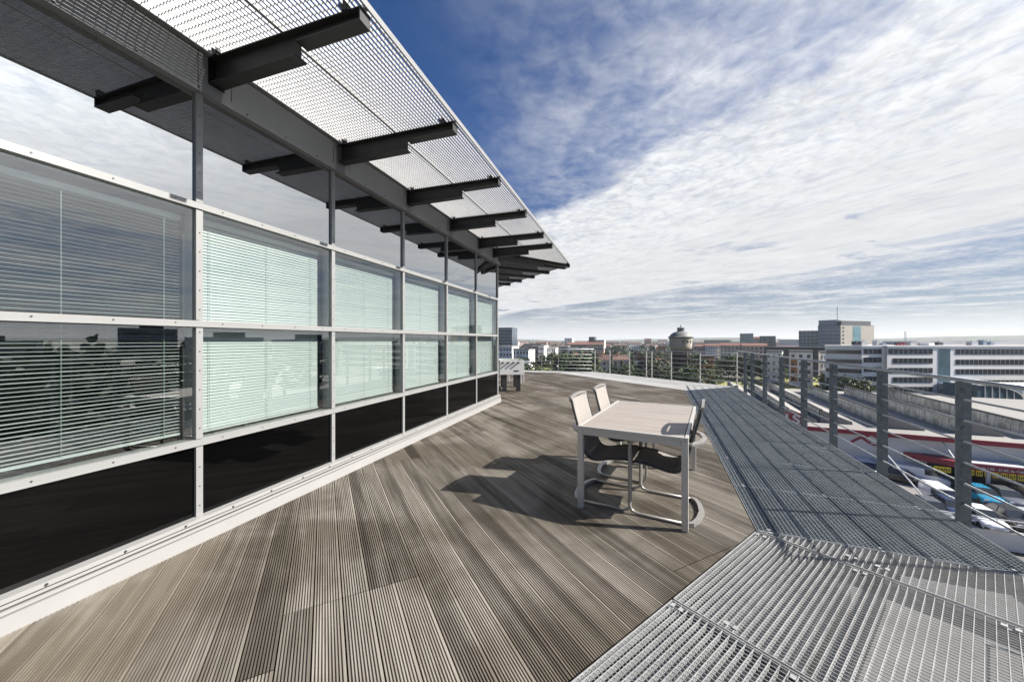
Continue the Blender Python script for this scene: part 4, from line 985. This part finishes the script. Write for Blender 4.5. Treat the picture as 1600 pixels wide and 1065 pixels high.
# tall hotel and the teal building
th_, wd, h = block('hotel_tower', 'tall slab hotel with a grey side, a beige end wall and a blue mosaic strip', 1278, 1313, 509, 330, 40, W_steel, 6, 9, 'win', None, R(-72), None, R_dark, ww=.45, wh=.35, x2=1365)  # side wall colour holds its grey-blue shade, against the sunlit beige end
dh = 52 / 63.0; LH = max(q.co.y for q in th_.children[0].data.vertices)
MB().box(wd + .05, wd + .3, -.02, LH, 0, h + .02).build('end_wall', W_beige, th_)
for s_ in range(6): inst('window', winmesh(2.2, 1.7, M_winfar), th_, (wd + .33, LH * .07, h - 3.2 * s_ - 2.0), R(90))
inst('mosaic_panel', winmesh(LH * .24, 19, mat('blue_mosaic', (.10, .20, .24), .3, 0, .9, .9)), th_, (wd + .33, LH * .47, h - 10), R(90))
MB().box(wd * .3, wd - .5, LH * .05, LH * .93, h + .5, h + 4.2).build('plant_room', R_dark, th_); MB().box(-.1, wd * .8, 1, 6, h + .5, h + 5.2).build('plant_room', W_steel, th_); MB().tube([(wd * .8, 2, h + 4), (wd * .8, 2, h + 17)], .25, 6).build('mast', M_rod, th_)
block('teal_office', 'teal glass office building left of the tall hotel', 1248, 1279, 517, 345, 14, W_teal, 6, 5, 'win', None, R(-41), None, R_dark, ww=.7, wh=.55)
block('glass_tower', 'blue glass tower on the skyline right of the water tower', 1156, 1177, 521, 520, 15, W_teal, 5, 1, 'band', M_winblue, R(-33), None, R_dark)
block('glass_tower', 'darker twin office tower on the skyline, right of the blue glass one', 1187, 1212, 525, 430, 14, W_dark, 5, 3, 'win', M_winblue, R(-35), None, R_dark, ww=.6)
block('slab_block', 'long pale slab block on the skyline beside the water tower', 1100, 1141, 531, 600, 12, W_cream, 4, 18, 'win', None, R(-30), None, None, ww=.5)
block('slab_block', 'white flat roofed building between the slab block and the blue glass tower', 1142, 1166, 534, 560, 12, W_white, 2, 1, 'band', None, R(-32))
block('slab_block', 'wide pale warehouse on the skyline left of the tall hotel', 1216, 1250, 530.5, 700, 14, W_white, 3, 1, 'band', W_grey, R(-38))
for x0, x1, yt, Y, wl, lab in ((1085, 1103, 541, 330, W_pink, 'pinkish tenement with red roof just right of the water tower'), (1102, 1126, 540, 320, W_white, 'pale tenement with white gable in the row behind the trees'),
                          (1125, 1160, 539.5, 300, W_cream, 'wide cream tenement in the row behind the trees'), (1159, 1199, 540, 290, W_pink, 'pinkish tenement at the right end of the row behind the trees')):
    th_, wd, h = block('tenement', lab, x0, x1, yt, Y, 14, wl, 4, 6, 'win', None, R(-30), 'tenements behind the trees', RT, ww=.4, wh=.45, top_h=.3)
    mb = MB(); mb.add([(-.3, -.3, h + .3), (wd + .3, -.3, h + .3), (wd + .3, 14.3, h + .3), (-.3, 14.3, h + .3), (0, 7, h + 2.3), (wd, 7, h + 2.3)], [(0, 1, 5, 4), (1, 2, 5), (2, 3, 4, 5), (3, 0, 4)]); mb.build('roof', RT, th_)
block('brick_house', 'small orange house with square windows among the trees', 1096, 1116, 557, 150, 9, W_brick, 2, 3, 'win', None, R(-26), None, R_dark, ww=.45, wh=.5)
block('pale_tower', 'pale concrete tower on the skyline left of the water tower', 882, 894, 528, 900, 25, W_white, 3, 3, 'win', None, R(-20))
block('dark_tower', 'dark tower with a white flank rising left of the water tower', 920, 929, 526, 620, 14, W_dark, 4, 1, 'band', None, R(-25), None, R_dark)
block('pale_slab_tower', 'broad pale slab tower standing against the dark tower', 929, 944, 531, 600, 14, W_cream, 6, 3, 'win', None, R(-25), None, None, ww=.3)
block('dark_office_tower', 'dark glass high rise at the far left just past the glass wall corner', 778, 800, 512, 380, 22, W_dark, 8, 1, 'band', M_winblue, R(-15), None, R_dark)
for x0, x1, yt, Y, wl, lab in ((776, 800, 541, 230, W_white, 'white office block far left over the table football'), (802, 826, 546, 210, W_white, 'stepped white office block left of the far railing posts'), (826, 842, 541, 260, W_dark, 'dark block between two white office blocks at the far left'),
                           (841, 850, 540, 240, W_white, 'slim white office block in front of the far railing'), (851, 868, 543, 250, W_white, 'white office with dark windows behind the first trees'), (868, 887, 541, 262, W_dark, 'dark long office behind the first trees')):
    block('low_office', lab, x0, x1, yt, Y, 18, wl, 4, 5, 'win' if wl is W_white else 'band', None, R(-15), 'low offices at the far left', None, ww=.5)
def house(label, x0, x1, yeave, yridge, Y, wl, rf, rot=0.0, gable=False):
    th_, wd, h = block('gabled_house', label, x0, x1, yeave, Y, 9, wl, 2, 3, 'win', None, rot, 'houses with pitched roofs among the trees', rf, 'house', None, .35, .45, None, .12)
    rh = (yeave - yridge) / F * Y; mb = MB()
    if gable: V_ = [(-.4, -.4, h + .1), (wd + .4, -.4, h + .1), (wd + .4, 9.4, h + .1), (-.4, 9.4, h + .1), (wd / 2, -.4, h + rh), (wd / 2, 9.4, h + rh)]; Fs = [(0, 1, 4), (1, 2, 5, 4), (2, 3, 5), (3, 0, 4, 5)]
    else: V_ = [(-.4, -.4, h + .1), (wd + .4, -.4, h + .1), (wd + .4, 9.4, h + .1), (-.4, 9.4, h + .1), (wd * .12, 4.5, h + rh), (wd * .88, 4.5, h + rh)]; Fs = [(0, 1, 5, 4), (1, 2, 5), (2, 3, 4, 5), (3, 0, 4)]
    mb.add(V_, Fs); r_ = mb.build('roof', rf, th_); MB().box(wd * .3, wd * .3 + .7, 3, 3.7, h + rh * .4, h + rh + 1.0).build('chimney', W_brick, r_)
house('house with a dark brown roof and cream wall behind the third far post', 931, 958, 562, 553, 210, W_cream, RB, R(-22))
house('low house with brown roof right of the cream one', 957, 985, 562, 554, 205, W_cream, RB, R(-5))
house('tall gabled house with red roof and white wall standing among the trees', 994, 1009, 563, 552, 185, W_white, RT, R(-8), True)
house('red roofed house at the left end of the trees', 906, 926, 556, 549, 260, W_cream, RT, R(-8), True)
house('small house with dark roof left of the water tower shaft', 1025, 1044, 565, 560, 185, W_pink, RB, R(-5))
house('white house with red roof peeping over the trees near the far left posts', 886, 906, 557, 551, 280, W_white, RT, R(-8))
block('brick_mill', 'red brick building on the slope left of the water tower', 1029, 1041, 541, 420, 14, mat('red_brick', (.36, .13, .09), .85), 2, 3, 'win', None, R(-10), None, RT)
block('pale_block', 'pale block with grey windows left of the red brick building', 990, 1001, 541, 430, 14, W_white, 3, 3, 'win', None, R(-10))
rnd = random.Random(11)
for i in range(190):
    Y = rnd.uniform(420, 1900); a = rnd.uniform(-.12, 1.45)
    if i >= 120: Y, a = rnd.uniform(700, 2400), rnd.uniform(-.08, .62)
    if .28 < a < .60 and Y < 700: continue
    if i >= 120 and rnd.random() < .15: Y *= .8
    X = a * Y; hh = rnd.choice((7, 9, 11, 14)) + (rnd.random() < .12) * 8; hh = min(hh, 17 + 6 * Y / F); wl = rnd.choice((W_white, W_white, W_cream, W_pink, W_beige)); wd = rnd.uniform(14, 46); dp = rnd.uniform(10, 16)
    th_ = thing('distant_building', 'small pale building far off in the hazy city below the horizon', 'building', (X, Y, GZ), -math.atan2(X, Y) + R(rnd.uniform(-15, 25)), 'distant city buildings')
    MB().box(0, wd, 0, dp, 0, hh).build('wall', wl, th_)
    if rnd.random() < .6:
        mb = MB(); mb.add([(-.4, -.4, hh), (wd + .4, -.4, hh), (wd + .4, dp + .4, hh), (-.4, dp + .4, hh), (1.5, dp / 2, hh + 3), (wd - 1.5, dp / 2, hh + 3)], [(0, 1, 5, 4), (1, 2, 5), (2, 3, 4, 5), (3, 0, 4)]); mb.build('roof', rnd.choice((RT, RB)), th_)
    else: MB().box(-.2, wd + .2, -.2, dp + .2, hh, hh + .4).build('roof', M_roof, th_)
    for s_ in range(max(1, int(hh / 3.4))): inst('window_band', winmesh(round(wd * .9), 1.3, M_winfar), th_, (wd / 2, -.03, hh - 2 - 3.2 * s_))
# blocks on the right hand side, seen mirrored in the glass
for az, dist, w_, hgt, lab in ((80, 200, 17, 23.5, 'tall dark block right of the frame, mirrored in the nearest window'), (73, 190, 26, 20, 'lower long block mirrored in the window beside the mullion'), (92, 260, 40, 18.5, 'long low block mirrored in the nearest window'),
                          (64, 170, 24, 19, 'block behind the car park mirrored in the second window'), (104, 230, 50, 17.5, 'low hall mirrored at the left edge of the glass')):
    q = Vector((math.sin(R(az)) * dist, math.cos(R(az)) * dist, GZ)); th_ = thing('apartment_slab', lab, 'building', q, R(-az), 'blocks mirrored in the glass wall')
    MB().box(-w_ / 2, w_ / 2, 0, 14, 0, hgt).build('wall', W_grey, th_); MB().box(-w_ / 4, w_ / 6, 3, 9, hgt, hgt + 2.2).build('plant_room', R_dark, th_)
    for s_ in range(int(hgt / 3.2)): inst('window_band', winmesh(w_ * .9, 1.4, M_winfar), th_, (0, -.03, hgt - 2 - s_ * 3.2))

# ---------- hills
M_hill = mat('wooded_hills', (.045, .065, .04), .95, 0, .4, .01)
mb = MB(); NA, NRr = 120, 5; vs = []; fs = []
rn = [sum(math.sin(i * f_ + p_) * a_ for f_, p_, a_ in ((.11, 1, 9), (.27, 2, 5), (.63, .3, 3), (1.7, 1, 1.2))) for i in range(NA + 1)]
for i in range(NA + 1):
    az = R(-50 + 190 * i / NA)
    for j, (r_, hf) in enumerate(((2200, -.5), (2900, .25), (3500, .7), (4200, 1.0), (5200, .9))):
        top = 22 + rn[i] * 1.1 + 10 * math.sin(i * .35 + j)
        z = GZ - .5 + (0 if j == 0 else hf * (top - GZ)); vs.append((math.sin(az) * r_, math.cos(az) * r_, z))
for i in range(NA):
    for j in range(NRr - 1): fs.append((i * NRr + j, i * NRr + j + 1, (i + 1) * NRr + j + 1, (i + 1) * NRr + j))
mb.add(vs, fs); tag(mb.build('hills', M_hill, smooth=True), kind='structure')

# ---------- trees
def leaf_mat(name, c0, c1):
    m = bpy.data.materials.new(name); m.use_nodes = True; t = NT(m.node_tree); p = m.node_tree.nodes['Principled BSDF']
    g = t.node('ShaderNodeNewGeometry'); oi = t.node('ShaderNodeObjectInfo')
    c = t.mix(g.outputs['Random Per Island'], c0, c1); c = t.mix(t.m('MULTIPLY', oi.outputs['Random'], .5), c, tuple(x * 1.5 for x in c0))
    t.l.new(c, p.inputs['Base Color']); p.inputs['Roughness'].default_value = .6; p.inputs['Specular IOR Level'].default_value = .25; return m
LM = [leaf_mat('dark_foliage', (.018, .032, .012), (.05, .075, .025)), leaf_mat('mid_foliage', (.03, .05, .016), (.085, .11, .035)), leaf_mat('yellowish_foliage', (.06, .08, .02), (.14, .15, .045))]
M_bark = mat('bark', (.08, .06, .045), .9, 0, .3, 3)
def tree_mesh(seed, H, Rr, base_f, nclump, per, ls, lm, conic=False):
    r_ = random.Random(seed); tk = MB(); tk.tube([(0, 0, 0), (.05 * H * r_.uniform(-.3, .3), 0, H * .35), (0, .03 * H, H * .75)], H * .016, 7)
    for k in range(6):
        a = r_.uniform(0, 6.28); z0 = H * r_.uniform(.3, .6); tk.tube([(0, 0, z0), (math.cos(a) * Rr * .65, math.sin(a) * Rr * .65, z0 + H * r_.uniform(.1, .25))], H * .006, 5)
    cr = MB()
    for c_ in range(nclump):
        z = r_.random(); zz_ = H * (base_f + (1 - base_f) * z)
        rad = Rr * (1 - z) ** .8 if conic else Rr * math.sqrt(max(.03, 1 - ((z - .42) / .6) ** 2))
        a = r_.uniform(0, 6.28); q = rad * math.sqrt(r_.uniform(.15, 1)) * r_.uniform(.8, 1.12); C = Vector((math.cos(a) * q, math.sin(a) * q, zz_)); cs_ = Rr * r_.uniform(.16, .34)
        for l_ in range(per):
            d = Vector((r_.gauss(0, 1), r_.gauss(0, 1), r_.gauss(0, .8))).normalized() * cs_ * r_.uniform(.5, 1.05); P = C + d
            n_ = (d.normalized() + Vector((r_.uniform(-.7, .7), r_.uniform(-.7, .7), r_.uniform(-.2, .9)))).normalized(); s1 = n_.orthogonal().normalized(); s2 = n_.cross(s1); s1, s2 = s1 * ls * r_.uniform(.6, 1.2), s2 * ls * r_.uniform(.5, 1)
            cr.add([P - s1 - s2 * .4, P + s2 * -.9, P + s1 - s2 * .3, P + s1 * .4 + s2, P - s1 * .6 + s2 * .8], [(0, 1, 2, 3, 4)])
    return tk.mesh('trunk', M_bark), cr.mesh('crown', lm)
TK = [tree_mesh(1, 11, 4.6, .18, 46, 30, .34, LM[0]), tree_mesh(2, 10, 4.2, .15, 46, 30, .33, LM[1]), tree_mesh(3, 7.5, 3.4, .10, 36, 28, .30, LM[2]), tree_mesh(4, 13, 3.2, .12, 46, 28, .32, LM[0], True), tree_mesh(5, 12, 5.2, .22, 52, 30, .36, LM[1])]
TL_ = ['dark green broad tree in the belt of trees beyond the far railing', 'mid green rounded tree in the belt of trees beyond the far railing', 'small yellowish green tree or bush beyond the terrace', 'tall dark conical tree standing among the houses', 'large spreading tree in the belt of trees beyond the far railing']
def tree(kd, px, Y, ytop, sx=1.0):
    z = AT(px, ytop, Y).z; H0 = (11, 10, 7.5, 13, 12)[kd]; s = (z - GZ) / H0
    th_ = thing(('broad_tree', 'round_tree', 'small_tree', 'conifer_tree', 'spreading_tree')[kd], TL_[kd], 'tree', (AT(px, 0, Y).x, Y, GZ), rnd.uniform(0, 6.28), 'trees beyond the terrace')
    th_.scale = (s * sx, s * sx, s); inst('trunk', TK[kd][0], th_); inst('crown', TK[kd][1], th_)
for kd, px, Y, yt in [(1, 835, 150, 566), (2, 846, 120, 573), (2, 835, 110, 576), (0, 858, 165, 551), (4, 868, 150, 553), (1, 880, 160, 552), (4, 890, 150, 555), (0, 902, 158, 553), (1, 912, 150, 556), (4, 921, 145, 558),
                      (0, 898, 180, 550), (1, 928, 140, 572), (0, 942, 150, 575), (3, 956, 165, 567), (0, 964, 155, 571), (3, 972, 160, 563), (4, 981, 150, 571), (1, 989, 170, 565), (0, 1003, 140, 579), (3, 987, 180, 553), (0, 1012, 155, 561),
                      (4, 1022, 150, 563), (1, 1033, 160, 562), (0, 1039, 140, 573), (4, 1050, 130, 581), (1, 1062, 128, 578), (4, 1077, 130, 572), (0, 1088, 150, 556), (1, 1089, 175, 553), (4, 1096, 125, 575), (1, 1108, 130, 577), (0, 1119, 150, 572),
                      (0, 1126, 180, 560), (4, 1138, 178, 555), (0, 1148, 182, 553), (0, 1158, 178, 555), (4, 1168, 180, 557), (0, 1178, 176, 561), (1, 1189, 176, 566), (1, 1203, 172, 577), (2, 1216, 170, 580), (1, 1228, 168, 576), (0, 1243, 165, 578), (2, 1256, 165, 581), (2, 1285, 140, 583), (1, 1300, 124, 593),
                      (1, 1325, 112, 588), (0, 1335, 112, 590), (2, 1345, 110, 594), (1, 820, 200, 560), (0, 811, 210, 556), (1, 1015, 300, 549), (0, 1030, 310, 548), (1, 1045, 300, 549), (0, 960, 320, 549), (4, 975, 330, 548), (1, 945, 300, 552), (0, 1000, 340, 546), (4, 1008, 260, 551), (1, 1020, 230, 554)]:
    tree(kd, px, Y, yt, rnd.uniform(.95, 1.3))
# far-off woods between the houses, one mass
cr = MB(); r_ = random.Random(21)
for c_ in range(1500):
    Y = r_.uniform(260, 2000); a = r_.uniform(-.3, 2.6) if c_ % 3 else r_.uniform(-.2, .6); X = a * Y; s = r_.uniform(3, 7) * (1 + Y / 2500)
    for l_ in range(16):
        d = Vector((r_.gauss(0, 1), r_.gauss(0, 1), abs(r_.gauss(0, .7)))) * s * .55; P = Vector((X, Y, GZ + s * .3)) + d; n_ = Vector((r_.uniform(-1, 1), r_.uniform(-1, 1), r_.uniform(.1, 1))).normalized(); s1 = n_.orthogonal().normalized() * s * .3; s2 = n_.cross(s1)
        cr.add([P - s1 - s2 * .4, P - s2 * .9, P + s1 - s2 * .3, P + s1 * .4 + s2, P - s1 * .6 + s2 * .8], [(0, 1, 2, 3, 4)])
tag(cr.build('distant_woods', LM[0]), 'far-off treetops scattered between the distant houses', 'woods', None, 'stuff')

cr = MB(); r_ = random.Random(33)                         # dark woods right of the car park, mirrored in the glass
for c_ in range(420):
    az = R(r_.uniform(62, 118)); dd = r_.uniform(95, 420); s = r_.uniform(3.5, 6.5) * (1 + dd / 900); X, Y = math.sin(az) * dd, math.cos(az) * dd
    for l_ in range(22):
        d = Vector((r_.gauss(0, 1), r_.gauss(0, 1), r_.gauss(0, .9))) * s * .5; P = Vector((X, Y, GZ + s * .9)) + d; n_ = Vector((r_.uniform(-1, 1), r_.uniform(-1, 1), r_.uniform(.1, 1))).normalized(); s1 = n_.orthogonal().normalized() * s * .3; s2 = n_.cross(s1)
        cr.add([P - s1 - s2 * .4, P - s2 * .9, P + s1 - s2 * .3, P + s1 * .4 + s2, P - s1 * .6 + s2 * .8], [(0, 1, 2, 3, 4)])
tag(cr.build('roadside_woods', LM[0]), 'dark mass of trees right of the car park, mirrored in the nearest windows', 'woods', None, 'stuff')
# ---------- air over the city
mb = MB(); mb.box(-5600, 5600, -3000, 5800, GZ - 1, 75); hz = mb.build('haze', bpy.data.materials.new('haze_air')); tag(hz, 'pale haze in the air over the city', 'haze', None, 'stuff')
hm = hz.data.materials[0]; hm.use_nodes = True; ht = NT(hm.node_tree); ht.n.clear()
pv = ht.node('ShaderNodeVolumePrincipled'); pv.inputs['Color'].default_value = (.90, .93, .97, 1); pv.inputs['Density'].default_value = .00011; pv.inputs['Anisotropy'].default_value = .2
ho = ht.node('ShaderNodeOutputMaterial'); ht.l.new(pv.outputs[0], ho.inputs['Volume'])
